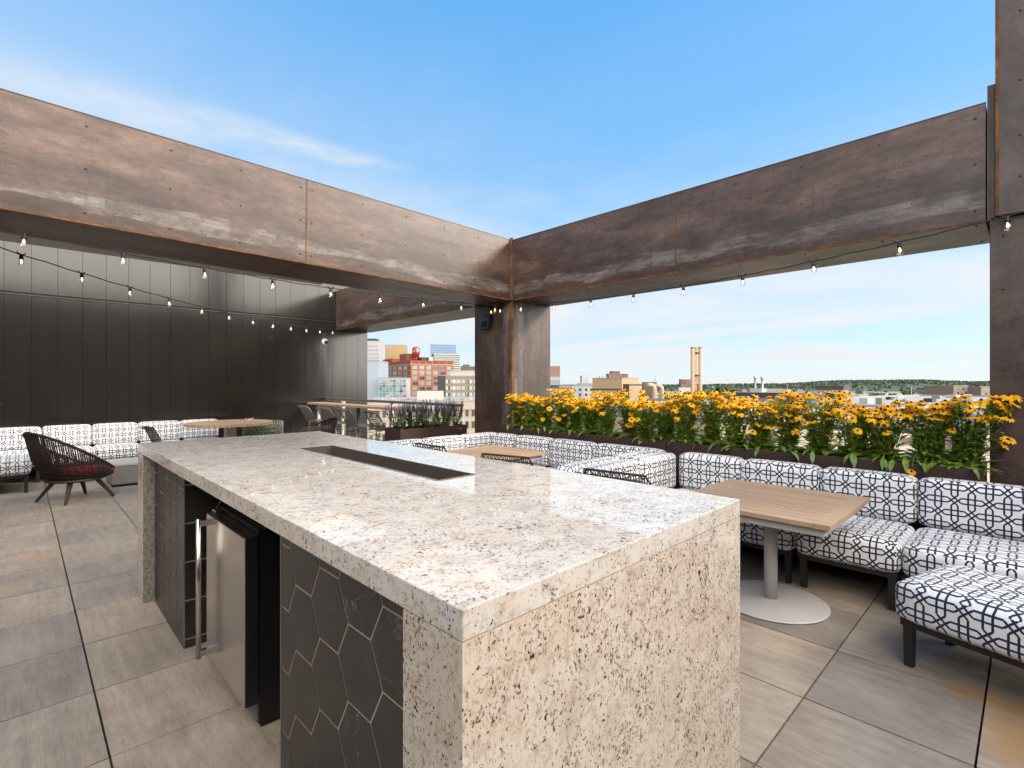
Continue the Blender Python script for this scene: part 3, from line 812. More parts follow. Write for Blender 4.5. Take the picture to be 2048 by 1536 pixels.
railing('terrace_railing', 'grey metal railing behind the yellow flowers', 5.62, .26, Y1 - .03, 1.10, [.4, 1.72, 3.1, 4.5], plain('rail_pale', (.45, .42, .39), .5, .2, .06, 9))

# ================================================================== WIRE CHAIRS
def wire_chair(label, x, y, rz, seat_z=.44, top=.83, mat=WIRE, name='wire_chair', cat='chair', group=None, proto=None, w=.5):
    if proto is not None:
        c = copy_tree(proto); c.location = (x, y, 0); c.rotation_euler = (0, 0, rz); c['label'] = label
        return c
    t = thing(name, label, cat, (x, y, 0), rz, group)      # faces local +x
    d = .44; h = top - seat_z; hw = w / 2
    def bx(z): return -d / 2 - .02 - .14 * (z - seat_z) / h
    mb = MB(); r = .0042; n = 13
    rim = []
    # back: ladder of horizontal rods and uprights
    for k in range(9):
        z = seat_z + .03 + (h - .03) * k / 8; mb.tube([(bx(z) - .012, -hw + .01, z), (bx(z), -hw / 2, z), (bx(z), hw / 2, z), (bx(z) - .012, hw - .01, z)], r, 5)
    for k in range(n):
        yy = -hw + .02 + (w - .04) * k / (n - 1)
        mb.tube([(bx(seat_z), yy, seat_z), (bx(top - .03), yy, top - .03), (bx(top) - .012, yy, top), (bx(top) - .03, yy, top - .02), (bx(top) - .024, yy, top - .05)], r, 5)
    mb.tube([(bx(seat_z) + .02, -hw, seat_z), (bx(top - .05), -hw, top - .05), (bx(top), -hw + .03, top - .004), (bx(top), hw - .03, top - .004), (bx(top - .05), hw, top - .05), (bx(seat_z) + .02, hw, seat_z)], .0085, 7)
    mb.tube([(bx(top) - .028, -hw + .03, top - .035), (bx(top) - .028, hw - .03, top - .035)], r, 5)
    mb.build('backrest', mat, t)
    mb = MB()
    for k in range(9):
        xx = -d / 2 + d * k / 8; mb.tube([(xx, -hw, seat_z), (xx, 0, seat_z - .012), (xx, hw, seat_z)], r, 5)
    for k in range(n):
        yy = -hw + w * k / (n - 1); zz = seat_z - .012 * (1 - abs(yy) / hw)
        mb.tube([(-d / 2 - .02, yy, zz), (d / 2, yy, zz), (d / 2 + .03, yy, zz - .03)], r, 5)
    mb.tube([(-d / 2, -hw, seat_z), (d / 2, -hw, seat_z), (d / 2 + .03, -hw + .03, seat_z - .03), (d / 2 + .03, hw - .03, seat_z - .03), (d / 2, hw, seat_z), (-d / 2, hw, seat_z)], .0085, 7)
    mb.build('seat', mat, t)
    for sx in (-1, 1):
        for sy in (-1, 1):
            mb = MB(); mb.tube([(sx * (d / 2 - .05), sy * (hw - .03), seat_z - .01), (sx * (d / 2 + .02), sy * (hw + .02), 0)], .009, 7); mb.build('leg', mat, t)
    if seat_z > .6:
        mb = MB(); zf = .25; e = .0
        q = [(-d / 2 - .0, -hw, zf), (d / 2 + 0, -hw, zf), (d / 2 + 0, hw, zf), (-d / 2 - 0, hw, zf)]
        mb.tube(q, .008, 6, closed=True); mb.build('footrest', mat, t)
        mb = MB(); mb.tube([(p[0], p[1], seat_z - .1) for p in q], .007, 6, closed=True); mb.build('stretcher', mat, t)
    return t
GC = 'bronze wire chairs at the tables'
P0 = wire_chair('bronze wire chair back peeking over the island by the near divider', 3.30, 2.04, .12, top=.89, mat=WIRE, group=GC)
wire_chair('bronze wire chair back in front of the far slatted table, right one', 3.30, 3.19, .25, proto=P0)
wire_chair('bronze wire chair back in front of the far slatted table, left one', 3.27, 4.16, .05, proto=P0)
wire_chair('bronze wire chair back by the lavender planter, left of the far booth', 3.05, 5.75, .2, proto=P0)
P1 = wire_chair('grey wire chair back beside the round lounge chair, facing the bar', 3.20, 8.02, 1.75, mat=WIREG, group='grey wire chairs')
wire_chair('narrow wire chair seen side on before the sofa and the round table', 1.86, 10.02, .15, top=.79, mat=ROPE, group='dark wire chairs', w=.46)

SL = ['grey wire bar stool nearest the black wall', 'grey wire bar stool at the pale railing post', 'grey wire bar stool third from the black wall', 'grey wire bar stool beside the lavender planter']
S0 = None
for k, yy in enumerate((9.98, 9.12, 8.22, 7.30)):
    s_ = wire_chair(SL[k], 4.36, yy, rnd.uniform(-.1, .1), .75, 1.06, WIREG, 'bar_stool', 'bar stool', 'wire bar stools at the bar counter', S0, .46)
    S0 = S0 or s_

# ------------------------------------------------------------------ rope lounge chairs
def rope_chair(label, x, y, rz, cushion=True):
    t = thing('lounge_chair', label, 'lounge chair', (x, y, 0), rz)
    def rim(a):
        c = math.cos(a); s_ = math.sin(a)
        return Vector((.44 * c - .03 - .03 * (1 - c) * .5, .40 * s_ * (1 - .18 * (1 + c) / 2), .335 + .56 * ((1 - c) / 2) ** 1.12))
    def base(a): return Vector((.30 * math.cos(a) + .01, .30 * math.sin(a), .275))
    n = 118
    mb = MB(); mb.tube([rim(2 * PI * k / 60) for k in range(60)], .017, 8, closed=True); mb.build('rim', ROPE, t)
    mb = MB()
    for k in range(n):
        a = 2 * PI * (k + .5 * ((k // 2) % 2) * .3) / n
        p, q = rim(a), base(a); m = (p + q) / 2 + Vector((math.cos(a), math.sin(a), 0)) * .03 + Vector((0, 0, -.03))
        mb.tube([p, m, q], .0078, 5)
    for f in (.12, .25, .38, .52):
        mb.tube([(rim(2 * PI * k / 60) * f + base(2 * PI * k / 60) * (1 - f)) + Vector((math.cos(2 * PI * k / 60), math.sin(2 * PI * k / 60), -1)) * .03 * 4 * f * (1 - f) for k in range(60)], .0045, 5, closed=True)
    mb.build('rope_shell', ROPE, t)
    mb = MB(); mb.lathe([(.29, .252), (.31, .258), (.31, .285), (.28, .292)], 40); mb.build('seat_base', LEGW, t)
    if cushion:
        mb = MB(); mb.lathe([(.05, .293), (.26, .294), (.285, .31), (.285, .335), (.26, .352), (.15, .362), (.01, .364)], 40, c=(.14, 0, .03)); mb.build('seat_cushion', RED, t)
    for a in (45, 135, 225, 315):
        a = math.radians(a); mb = MB()
        mb.bar((.20 * math.cos(a), .20 * math.sin(a), .27), (.395 * math.cos(a), .395 * math.sin(a), 0), .05, .05, 0, .026, .026); mb.build('leg', LEGW, t)
rope_chair('woven dark rope lounge chair with red seat cushion on the pavers at left', .51, 8.61, math.radians(27))
rope_chair('dark rounded lounge chair back near the bar stools, half hidden by the island', 3.62, 8.85, math.radians(120), False)

def fire_pit():
    t = thing('concrete_block', 'low grey concrete fire table beside the woven lounge chair', 'fire table', (.93, 9.17, 0))
    mb = MB(); mb.box((0.01, .01, .0), (.97, .68, .035), 1); mb.box((0, 0, .035), (.98, .70, .30)); o = mb.build('block', [CONC, GAP], t)
    m = o.modifiers.new('bevel', 'BEVEL'); m.width = .006; m.segments = 2
    mb = MB(); mb.box((-.006, -.006, .3005), (.986, .706, .325)); o = mb.build('top_slab', CONCTOP, t)
fire_pit()

def wire_planter():
    t = thing('wire_planter', 'pale wire mesh planter with green foliage behind the round table', 'planter', (3.42, 10.55, 0))
    mb = MB(); R = .36; H = .72
    for k in range(10): mb.tube([(R * math.cos(2 * PI * j / 28), R * math.sin(2 * PI * j / 28), .02 + H * k / 9) for j in range(28)], .004, 4, closed=True)
    for j in range(40):
        a = 2 * PI * j / 40; mb.tube([(R * math.cos(a + .06 * (-1) ** k), R * math.sin(a + .06 * (-1) ** k), .02 + H * k / 9) for k in range(10)], .004, 4)
    mb.build('mesh_basket', WIREP, t)
    mb = MB()
    for k in range(900):
        a = rnd.uniform(0, 2 * PI); r = .30 * math.sqrt(rnd.random()); c = Vector((r * math.cos(a), r * math.sin(a), rnd.uniform(.25, .70)))
        d1 = Vector((rnd.uniform(-1, 1), rnd.uniform(-1, 1), rnd.uniform(-1, 1))).normalized() * .035; d2 = d1.orthogonal().normalized() * .014
        mb.quad([c - d1, c - d2, c + d1, c + d2])
    mb.build('foliage', CROWN, t)
wire_planter()

def grass_pot():
    t = thing('potted_grass', 'tall green grass in a pot, only blade tips entering at the left edge', 'potted plant', (-.55, 8.0, 0))
    mb = MB(); mb.lathe([(.16, 0), (.22, .45), (.20, .45), (.19, .40)], 28); mb.build('pot', CONC, t)
    mb = MB()
    for k in range(150):
        a = rnd.uniform(0, 2 * PI); h = rnd.uniform(.7, 1.25); o_ = rnd.uniform(.1, .36); w = .005
        p = [Vector((.1 * math.cos(a), .1 * math.sin(a), .40)), Vector((.5 * o_ * math.cos(a), .5 * o_ * math.sin(a), .4 + h * .6)), Vector((o_ * math.cos(a), o_ * math.sin(a), .4 + h * .93)), Vector((o_ * 1.45 * math.cos(a), o_ * 1.45 * math.sin(a), .4 + h * .98))]
        s_ = Vector((-math.sin(a), math.cos(a), 0)) * w
        for i in range(3): mb.quad([p[i] - s_, p[i] + s_, p[i + 1] + s_ * .6, p[i + 1] - s_ * .6])
    mb.build('foliage', STEM, t)
grass_pot()

# ================================================================== PLANTERS AND FLOWERS
def planter_box(label, x0, x1, y0, y1, z, group, soil=.035):
    t = thing('planter_box', label, 'planter', (x0, y0, 0), 0, group)
    w, l = x1 - x0, y1 - y0; th = .012
    mb = MB()
    mb.box((0, 0, 0), (w, th, z)); mb.box((0, l - th, 0), (w, l, z)); mb.box((0, th, 0), (th, l - th, z)); mb.box((w - th, th, 0), (w, l - th, z))
    mb.box((th, th, .02), (w - th, l - th, .05))
    o = mb.build('box', PLANTER, t); m = o.modifiers.new('bevel', 'BEVEL'); m.width = .002; m.segments = 1
    mb = MB(); N = 14
    import itertools
    hts = {}
    for i in range(N + 1):
        for j in range(N + 1): hts[i, j] = z - soil + rnd.uniform(-.012, .012)
    for i in range(N):
        for j in range(N):
            q = []
            for di, dj in ((0, 0), (1, 0), (1, 1), (0, 1)):
                q.append((th + (w - 2 * th) * (i + di) / N, th + (l - 2 * th) * (j + dj) / N, hts[i + di, j + dj]))
            mb.quad(q, 0, True)
    mb.build('soil', SOIL, t)
    return t
PX0, PX1, PZ = 4.95, 5.38, .875
PE = [.235, 1.468, 2.722, 3.985, 5.29]
PL = ['dark brown planter of yellow flowers beside the right column', 'dark brown planter of yellow flowers, second from the right column', 'dark brown planter of yellow flowers, second from the corner column', 'dark brown planter of yellow flowers touching the corner column']
for k in range(4):
    planter_box(PL[k], PX0, PX1, PE[k] + .004, PE[k + 1] - .004, PZ, 'planters of yellow flowers')

def flower_mesh(seed, np_=13, R=.037, droop=.35):
    r_ = random.Random(seed); mb = MB()
    for k in range(np_):
        a = 2 * PI * k / np_ + r_.uniform(-.08, .08); L = R * r_.uniform(.86, 1.08); w = L * .20; dr = droop * r_.uniform(.4, 1.3)
        ca, sa = math.cos(a), math.sin(a); tw = r_.uniform(-.25, .25)
        def P(rad, off, z): return (rad * ca - off * sa, rad * sa + off * ca, z + off * tw)
        z1 = .004; z2 = .002 - L * dr * .45; z3 = -L * dr
        mb.quad([P(.006, -w * .5, 0), P(L * .55, -w, z2 + z1), P(L * .55, w, z2 + z1), P(.006, w * .5, 0)])
        mb.quad([P(L * .55, -w, z2 + z1), P(L * .9, -w * .6, z3 * .85), P(L, 0, z3), P(L * .9, w * .6, z3 * .85), P(L * .55, w, z2 + z1)])
    mb.lathe([(.0095, -.002), (.010, .004), (.0075, .010), (.003, .0125)], 8, 1)
    return mb.mesh('flower', [PETAL, CONE])
FM = [flower_mesh(k, R=.039 + .003 * (k % 3), droop=(.15, .45, .8, .3, .6)[k % 5]) for k in range(6)]
def leafq(mb, base, d, L, w, droop, mat=0, up=Vector((0, 0, 1))):
    d = Vector(d).normalized(); s_ = d.cross(up); s_ = s_.normalized() if s_.length > .01 else Vector((1, 0, 0))
    nseg = 3; p0 = Vector(base); pts = [p0]; dd = d.copy()
    for k in range(nseg):
        p0 = p0 + dd * (L / nseg); pts.append(p0.copy()); dd = (dd + Vector((0, 0, -droop / nseg))).normalized()
    ws = [w * .35, w, w * .8, .0008]
    fold = Vector((0, 0, w * .25))
    for k in range(nseg):
        a, b_ = pts[k], pts[k + 1]
        mb.quad([a - s_ * ws[k] + fold * (ws[k] / w), a, b_, b_ - s_ * ws[k + 1] + fold * (ws[k + 1] / w)], mat)
        mb.quad([a, a + s_ * ws[k] + fold * (ws[k] / w), b_ + s_ * ws[k + 1] + fold * (ws[k + 1] / w), b_], mat)
FCOUNT = [0]
def susan(x, y, label, nf=33, hgt=(.36, .53), spread=.20, seed=0, lean=0.0, hang=2, droop=False):
    r_ = random.Random(seed); z0 = PZ - .04
    t = thing('coneflower_plant', label, 'flowering plant', (x, y, z0), 0, 'yellow flowering plants in the long planter')
    mb = MB(); heads = []
    for k in range(nf):
        a = r_.uniform(0, 2 * PI); rb = r_.uniform(0, .06)
        low = r_.random() < .10
        H = r_.uniform(.16, hgt[0]) if low else hgt[0] + (hgt[1] - hgt[0]) * r_.random() ** .7
        rt = spread * math.sqrt(r_.random()) * (1.15 if low else 1)
        p0 = Vector((rb * math.cos(a), rb * math.sin(a) * 1.5, -.01))
        ex = Vector((rt * math.cos(a) * .95, rt * math.sin(a) * 1.1 + lean, H))
        mid = Vector((ex.x * .45, ex.y * .45, H * .58)) + Vector((r_.uniform(-.02, .02), r_.uniform(-.02, .02), 0))
        pts = [p0, (p0 + mid) / 2 + Vector((r_.uniform(-.01, .01), r_.uniform(-.01, .01), 0)), mid, (mid + ex) / 2 + Vector((ex.x * .06, ex.y * .06, .01)), ex]
        mb.tube(pts, [.0032, .003, .0026, .0022, .0018], 4, 1, cap=False)
        heads.append((ex, (ex - pts[3]).normalized()))
        for q in range(r_.randint(11, 15)):
            f = r_.uniform(.12, .93); i = min(3, int(f * 4)); g = f * 4 - i; b_ = pts[i] * (1 - g) + pts[i + 1] * g
            aa = r_.uniform(0, 2 * PI); L = (.115 - .06 * f) * r_.uniform(.7, 1.2)
            leafq(mb, b_, (math.cos(aa), math.sin(aa), r_.uniform(.2, .9)), L, L * .17, r_.uniform(.3, 1.0))
    for q in range(34):                                     # basal rosette
        aa = r_.uniform(0, 2 * PI); L = r_.uniform(.12, .24)
        leafq(mb, (.04 * math.cos(aa), .04 * math.sin(aa), .0), (math.cos(aa), math.sin(aa), r_.uniform(.25, 1.1)), L, L * .16, r_.uniform(.6, 1.4))
    for q in range(hang):                                  # broad leaves hanging over the front
        yy = r_.uniform(-.13, .13); L = r_.uniform(.07, .15); p = Vector((PX0 - x + r_.uniform(-.03, .02), yy, r_.uniform(.05, .085)))
        mb.tube([(r_.uniform(-.05, .0), yy * .5, .02), (p.x + .05, yy, .09), p], .0022, 4, 1, cap=False)
        leafq(mb, p, (-.5, r_.uniform(-.7, .7), r_.uniform(-.7, .1)), L, L * r_.uniform(.13, .19), r_.uniform(.8, 1.8), r_.choice((0, 2, 2)))
    if droop:
        q = [Vector((0, .04, .02)), Vector((-.12, .05, .11)), Vector((-.21, .06, .09)), Vector((-.255, .07, -.02))]
        mb.tube(q, .0024, 5, 1); heads.append((q[-1], Vector((-.5, 0, -.6))))
    mb.build('foliage', [LEAF, STEM, LEAFB], t)
    for (p, d) in heads:
        o = link('flower', FM[r_.randrange(len(FM))], t)
        nrm = (d * .6 + Vector((r_.uniform(-.75, .15), r_.uniform(-.6, .35), r_.uniform(.5, 1.1)))).normalized()
        o.location = p; q = Vector((0, 0, 1)).rotation_difference(nrm).to_euler(); o.rotation_euler = q
        s_ = r_.uniform(.82, 1.12); o.scale = (s_, s_, s_); FCOUNT[0] += 1
    return t
ORD = ['first', 'second', 'third', 'fourth', 'fifth', 'sixth']
WHERE = ['beside the right column', 'second from the right column', 'second from the corner column', 'touching the corner column']
sd = 100
for k in range(4):
    n = 5; L = PE[k + 1] - PE[k]
    for j in range(n):
        y = PE[k] + L * (j + .5) / n + rnd.uniform(-.03, .03); sd += 1
        ln = -.10 if (k == 0 and j == 0) else 0
        susan(5.15 + rnd.uniform(-.04, .05), y, '%s clump of yellow flowers from the right in the planter %s' % (ORD[j], WHERE[k]), rnd.randint(50, 57), (.36, rnd.uniform(.44, .60)), rnd.uniform(.17, .25), sd, ln, 5 if (k == 0 and j in (1, 2)) else 2, k == 0 and j == 1)

# drooping single bloom over the front of the planter is part of that plant
def salvia_planter():
    planter_box('brown planter of purple spiked plants between the bar and the corner column', 3.97, 5.22, 6.42, 6.86, .82, 'planter of purple plants')
    lab = ['leftmost purple spiked plant in the short planter', 'second purple spiked plant from the left in the short planter', 'middle purple spiked plant in the short planter', 'fourth purple spiked plant from the left in the short planter', 'purple spiked plant nearest the corner column']
    for k in range(5):
        r_ = random.Random(500 + k)
        t = thing('salvia_plant', lab[k], 'flowering plant', (4.08 + k * .255, 6.62 + r_.uniform(-.03, .03), .79), 0, 'purple spiked plants')
        mb = MB(); ms = MB()
        for q in range(38):
            a = r_.uniform(0, 2 * PI); rt = .20 * math.sqrt(r_.random()); H = r_.uniform(.18, .30); Hs = r_.uniform(.10, .20)
            p0 = Vector((.05 * math.cos(a), .05 * math.sin(a), -.01)); p1 = Vector((rt * math.cos(a), rt * math.sin(a), H)); p2 = p1 + Vector((rt * .12 * math.cos(a), rt * .12 * math.sin(a), Hs))
            mb.tube([p0, (p0 + p1) / 2, p1], .0025, 4, 0, cap=False)
            ms.tube([p1, (p1 + p2) / 2, p2], [.006, .0055, .002], 5)
            for j in range(5):
                c = p1 + (p2 - p1) * (j / 5); aa = r_.uniform(0, 6.28); d = Vector((math.cos(aa), math.sin(aa), .3)) * .011; ms.quad([c - d, c + Vector((0, 0, .008)), c + d, c - Vector((0, 0, .008))])
            for j in range(10):
                f = r_.uniform(.1, 1); b_ = p0 + (p1 - p0) * f; aa = r_.uniform(0, 6.28); Lf = r_.uniform(.035, .065)
                leafq(mb, b_, (math.cos(aa), math.sin(aa), r_.uniform(.0, .7)), Lf, Lf * .26, .7)
        mb.build('foliage', SAGE, t); ms.build('flower_spike', SPIKE, t)
salvia_planter()

# ================================================================== STRING LIGHTS
def bulb_meshes():
    mb = MB(); mb.lathe([(.013, 0), (.016, -.004), (.0165, -.03), (.0195, -.034), (.0195, -.05), (.013, -.052)], 12)
    mb.tube([(-.045, 0, .022), (-.03, 0, .008), (-.012, 0, .002), (.012, 0, .002), (.03, 0, .008), (.045, 0, .022)], .006, 6)
    sock = mb.mesh('bulb_socket', [CABLE])
    mb = MB(); mb.lathe([(.0125, -.052), (.0145, -.060), (.0235, -.078), (.028, -.094), (.0275, -.106), (.021, -.117), (.010, -.122), (.001, -.123)], 16)
    gl = mb.mesh('bulb', [BULB])
    mb = MB()
    for k in range(5):
        a = 2 * PI * k / 5; mb.tube([(.004 * math.cos(a), .004 * math.sin(a), -.062), (.008 * math.cos(a), .008 * math.sin(a), -.076), (.004 * math.cos(a), .004 * math.sin(a), -.094)], .0016, 4)
    mb.lathe([(.004, -.053), (.0045, -.064)], 6)
    fi = mb.mesh('filament', [FILA])
    return sock, gl, fi
SOCK, GLASS, FILM = bulb_meshes()
def string_lights(label, path, bulbs):
    t = thing('string_lights', label, 'string lights', path[0], 0, 'string lights under the steel beams'); o0 = Vector(path[0])
    mb = MB(); pts = [Vector(p) - o0 for p in path]
    mb.tube(pts, .0055, 6, closed=False); mb.build('cable', CABLE, t)
    for (p, ang) in bulbs:
        s_ = link('bulb_socket', SOCK, t); s_.scale = (.88, .88, .88); s_.location = Vector(p) - o0; s_.rotation_euler = (rnd.uniform(-.08, .08), rnd.uniform(-.08, .08), ang)
        link('bulb', GLASS, s_); link('filament', FILM, s_)
def run(A, B, sag, n, first, step):
    A, B = Vector(A), Vector(B); D = B - A; Lh = math.hypot(D.x, D.y)
    def at(s_):
        f = s_ / Lh; p = A + D * f; p.z -= sag * 4 * f * (1 - f); return p
    path = []; bulbs = []; N = 60
    for k in range(N + 1):
        p = at(Lh * k / N); p.z += .004 * math.sin(k * 1.7); path.append(p)
    ang = math.atan2(D.y, D.x)
    for k in range(n): bulbs.append((at(first + k * step), ang))
    return path, bulbs
k_ = X1 / 4.95
pa, ba = run((-.62, 5.56, 2.74), (X1 - .04, 5.53, 2.66), .12, 9, .64, .625)
ba.append(((X1 - .03, 5.62, 2.66), 1.57)); ba.append(((X1 - .03, 5.84, 2.665), 1.57)); pa += [Vector((X1 - .025, 5.60, 2.665)), Vector((X1 - .025, 5.92, 2.68))]
string_lights('string of warm bulbs hanging under the left steel beam', pa, ba)
pb, bb_ = run((X1 - .03, 5.36, 2.655), (X1 - .08, -.3, 2.77), .15, 9, .18, .632)
string_lights('string of warm bulbs hanging under the right steel beam', pb, bb_)
pc, bc = run((-.60, 6.10, 2.78), (5.14, 11.12, 2.715), .17, 12, .80, .612)
string_lights('string of warm bulbs crossing in front of the black wall', pc, bc)

# ------------------------------------------------------------------ fixtures
def fixtures():
    t = thing('security_camera', 'small white dome security camera on the black wall', 'security camera', (4.98, YW, 2.44))
    mb = MB(); mb.lathe([(.07, 0), (.072, .02), (.06, .05)], 20, 0, (0, 0, 0), True, (0, -1, 0)); mb.build('housing', CAMW, t)
    mb = MB(); mb.lathe([(.045, .05), (.042, .075), (.028, .098), (.006, .106)], 18, 0, (.012, 0, -.008), True, (0, -1, 0)); mb.build('lens', BLACK, t)
    t = thing('wall_light', 'small black louvred wall light on the left face of the corner column', 'wall light', (X1, Y1 + .50, 2.43))
    M = Matrix.Rotation(math.radians(14), 4, 'Y')
    mb = MB(); mb.box((-.035, -.05, -.06), (-.0, .05, .06)); mb.box((-.105, -.09, -.12), (-.04, .09, .11), 0, M); mb.build('housing', BLACK, t)
    mb = MB()
    for k in range(5): mb.box((-.1085, -.07 + k * .028, -.10), (-.106, -.052 + k * .028, .0), 0, M)
    mb.build('louvre', GAP, t)
fixtures()
# ================================================================== THE CITY BEYOND
ZG = -24.0
C_BRICK = plain('brick_red', (0.156, 0.039, 0.01976), .85, 0, .18, .8)
C_BAND = plain('stone_band', (0.2704, 0.208, 0.1664), .8, 0, .1, .5)
C_CREAM = plain('cream_render', (.27, .235, .195), .85, 0, .08, .4)
C_TAN = plain('tan_panel', (0.26, 0.1872, 0.1118), .8, 0, .08, .12)
C_TAND = plain('tan_brick', (0.1872, 0.1326, 0.0936), .85, 0, .12, .5)
C_BROWN = plain('brown_panel', (0.0598, 0.03744, 0.03016), .7, 0, .12, .2)
C_BROWNB = plain('brown_brick', (0.104, 0.0546, 0.039), .85, 0, .2, .6)
C_WHITE = plain('white_panel', (.30, .292, .283), .7, 0, .05, .3)
C_GREY = plain('grey_panel', (0.156, 0.1482, 0.1404), .75, 0, .08, .3)
C_LGREY = plain('pale_panel', (0.26, 0.26, 0.2652), .6, 0, .06, .3)
C_DARK = plain('dark_panel', (0.0234, 0.0208, 0.01976), .6, 0, .1, .4)
C_BLUE = plain('blue_panel', (0.0156, 0.0676, 0.234), .6, 0, .06, .3)
C_YEL = plain('yellow_panel', (0.3224, 0.1872, 0.0156), .6, 0, .06, .3)
C_LBLUE = plain('pale_blue_panel', (0.208, 0.2444, 0.286), .7, 0, .05, .3)
C_GOLD = plain('gold_stone', (0.26, 0.1768, 0.0936), .7, 0, .1, .05)
C_WIN = plain('window_glass', (0.0234, 0.0286, 0.0312), .12, 0, .3, .4, .6)
C_WINL = plain('window_pale', (0.1456, 0.156, 0.1508), .2, 0, .3, .6, .6)
C_GLASS = plain('tower_glass', (0.052, 0.104, 0.1716), .10, .35, .2, .03, .6)
C_TEAL = plain('teal_glass', (0.0234, 0.1404, 0.1872), .12, 0, .15, .3, .6)
C_RED = plain('red_paint', (0.2184, 0.0182, 0.01144), .55, 0, .1, .6)
C_ROOF = plain('roof_membrane', (.22, .215, .21), .85, 0, .12, .15)
C_METAL = plain('galvanised', (0.208, 0.208, 0.2028), .4, .5, .1, .6)
C_ROAD = plain('asphalt', (0.0312, 0.03016, 0.02912), .9, 0, .15, .2)

def mat_ground():
    b = NB('city_ground'); p = b.pos()
    v = b.n('ShaderNodeTexVoronoi', {'Vector': p, 'Scale': .022}, out=1)
    s = b.sep(v)
    c = b.ramp(s[0], [(.0, (.30, .28, .26)), (.3, (.16, .15, .14)), (.5, (.42, .38, .33)), (.65, (.065, .095, .03)), (.85, (.24, .20, .17)), (1, (.5, .49, .47))], 'CONSTANT')
    n = b.noise(p, .05, 5, .65)
    c = b.mix(b.ramp(n, [(.45, 0), (.6, .8)]), c, (.055, .085, .028))
    return b.bsdf(c, .95, 0, .2)
GROUND = mat_ground()
mb = MB(); mb.quad([(-9000, -9000, ZG), (9000, -9000, ZG), (9000, 9000, ZG), (-9000, 9000, ZG)])
structure(mb.build('ground', GROUND))

FW, RT = Vector((CT, ST, 0)), Vector((ST, -CT, 0))
class Bld:
    """building whose near vertical edge stands at pixel px, depth Z; local x runs right along its right face, local y back along its left face"""
    def __init__(s, name, label, px, Z, al, px1, pxl, pyt, mat, cat='building', depth=None, zb=ZG, roof=C_ROOF, par=.5, group=None):
        a = math.radians(al); u0 = (px - CX) / FPX; L0 = u0 * Z
        u1 = (px1 - CX) / FPX
        s.w = (u1 * Z - L0) / (math.cos(a) - u1 * math.sin(a))
        if depth is not None: s.d = depth
        else:
            ul = (pxl - CX) / FPX; s.d = (ul * Z - L0) / (-math.sin(a) - ul * math.cos(a))
        x, y = atp(px, Z); dr = RT * math.cos(a) + FW * math.sin(a)
        s.H = zat(pyt, Z) - zb; s.zb = zb; s.Z = Z
        s.t = thing(name, label, cat, (x, y, zb), math.atan2(dr.y, dr.x), group)
        mb = MB(); mb.box((0, 0, 0), (s.w, s.d, s.H)); mb.build('wall', mat, s.t)
        if par:
            e = .15
            mb = MB(); mb.box((-e, -e, s.H), (s.w + e, s.d + e, s.H + .02)); 
            for lo, hi in (((-e, -e), (s.w + e, e)), ((-e, s.d - e), (s.w + e, s.d + e)), ((-e, e), (e, s.d - e)), ((s.w - e, e), (s.w + e, s.d - e))):
                mb.box((*lo, s.H + .021), (*hi, s.H + par))
            mb.build('roof', roof, s.t)
    def zl(s, py): return zat(py, s.Z) - s.zb
    def block(s, name, lo, hi, mat):
        mb = MB(); mb.box(lo, hi); return mb.build(name, mat, s.t)
    def wins(s, face, u0, u1, z0, z1, nx, nz, fw, fh, mats, frame=None, name='window', mull=1, seed=3):
        r_ = random.Random(seed); cw, ch = (u1 - u0) / nx, (z1 - z0) / nz; w, h = cw * fw, ch * fh
        cache = {}
        for i in range(nx):
            for j in range(nz):
                m = mats[r_.randrange(len(mats))]
                key = m.name
                if key not in cache:
                    mb = MB(); mb.box((-w / 2, -.06, -h / 2), (w / 2, .02, h / 2), 0)
                    if frame:
                        f = max(.06, min(w, h) * .06)
                        mb.box((-w / 2 - f, -.10, -h / 2 - f), (w / 2 + f, .03, -h / 2), 1); mb.box((-w / 2 - f, -.10, h / 2), (w / 2 + f, .03, h / 2 + f), 1)
                        mb.box((-w / 2 - f, -.10, -h / 2), (-w / 2, .03, h / 2), 1); mb.box((w / 2, -.10, -h / 2), (w / 2 + f, .03, h / 2), 1)
                        for q in range(1, mull): x = -w / 2 + w * q / mull; mb.box((x - f * .4, -.09, -h / 2), (x + f * .4, .01, h / 2), 1)
                    cache[key] = mb.mesh('window', [m] + ([frame] if frame else []))
                o = link(name, cache[key], s.t); c = u0 + cw * (i + .5); z = z0 + ch * (j + .5)
                if face == 'r': o.location = (c, -.01, z)
                else: o.location = (-.01, c, z); o.rotation_euler = (0, 0, -R90)
    def bands(s, face, z0, z1, n, frac, mat, name='window_band', inset=.0):
        ch = (z1 - z0) / n
        for j in range(n):
            za = z0 + ch * (j + .5 - frac / 2); zc = za + ch * frac; mb = MB()
            if face == 'r': mb.box((inset, -.05, za), (s.w - inset, .02, zc))
            else: mb.box((-.05, inset, za), (.02, s.d - inset, zc))
            mb.build(name, mat, s.t)

def bandglass():
    b = NB('strip_glass'); p = b.pos(); s = b.sep(b.obj())
    v = b.n('ShaderNodeTexWhiteNoise', {'W': b.m('FLOOR', b.m('MULTIPLY', b.m('ADD', s[0], s[1]), .9))}, noise_dimensions='1D')
    fr = b.m('LESS_THAN', b.m('FRACT', b.m('MULTIPLY', b.m('ADD', s[0], s[1]), .9)), .14)
    c = b.ramp(b.m('ADD', b.m('MULTIPLY', v, .8), b.m('MULTIPLY', b.noise(p, .5, 3), .3)), [(.2, (.03, .035, .035)), (.5, (.10, .12, .11)), (.8, (.30, .34, .31))])
    return b.bsdf(b.mix(fr, c, (.35, .34, .32)), .2, 0, .5)
C_STRIP = bandglass()

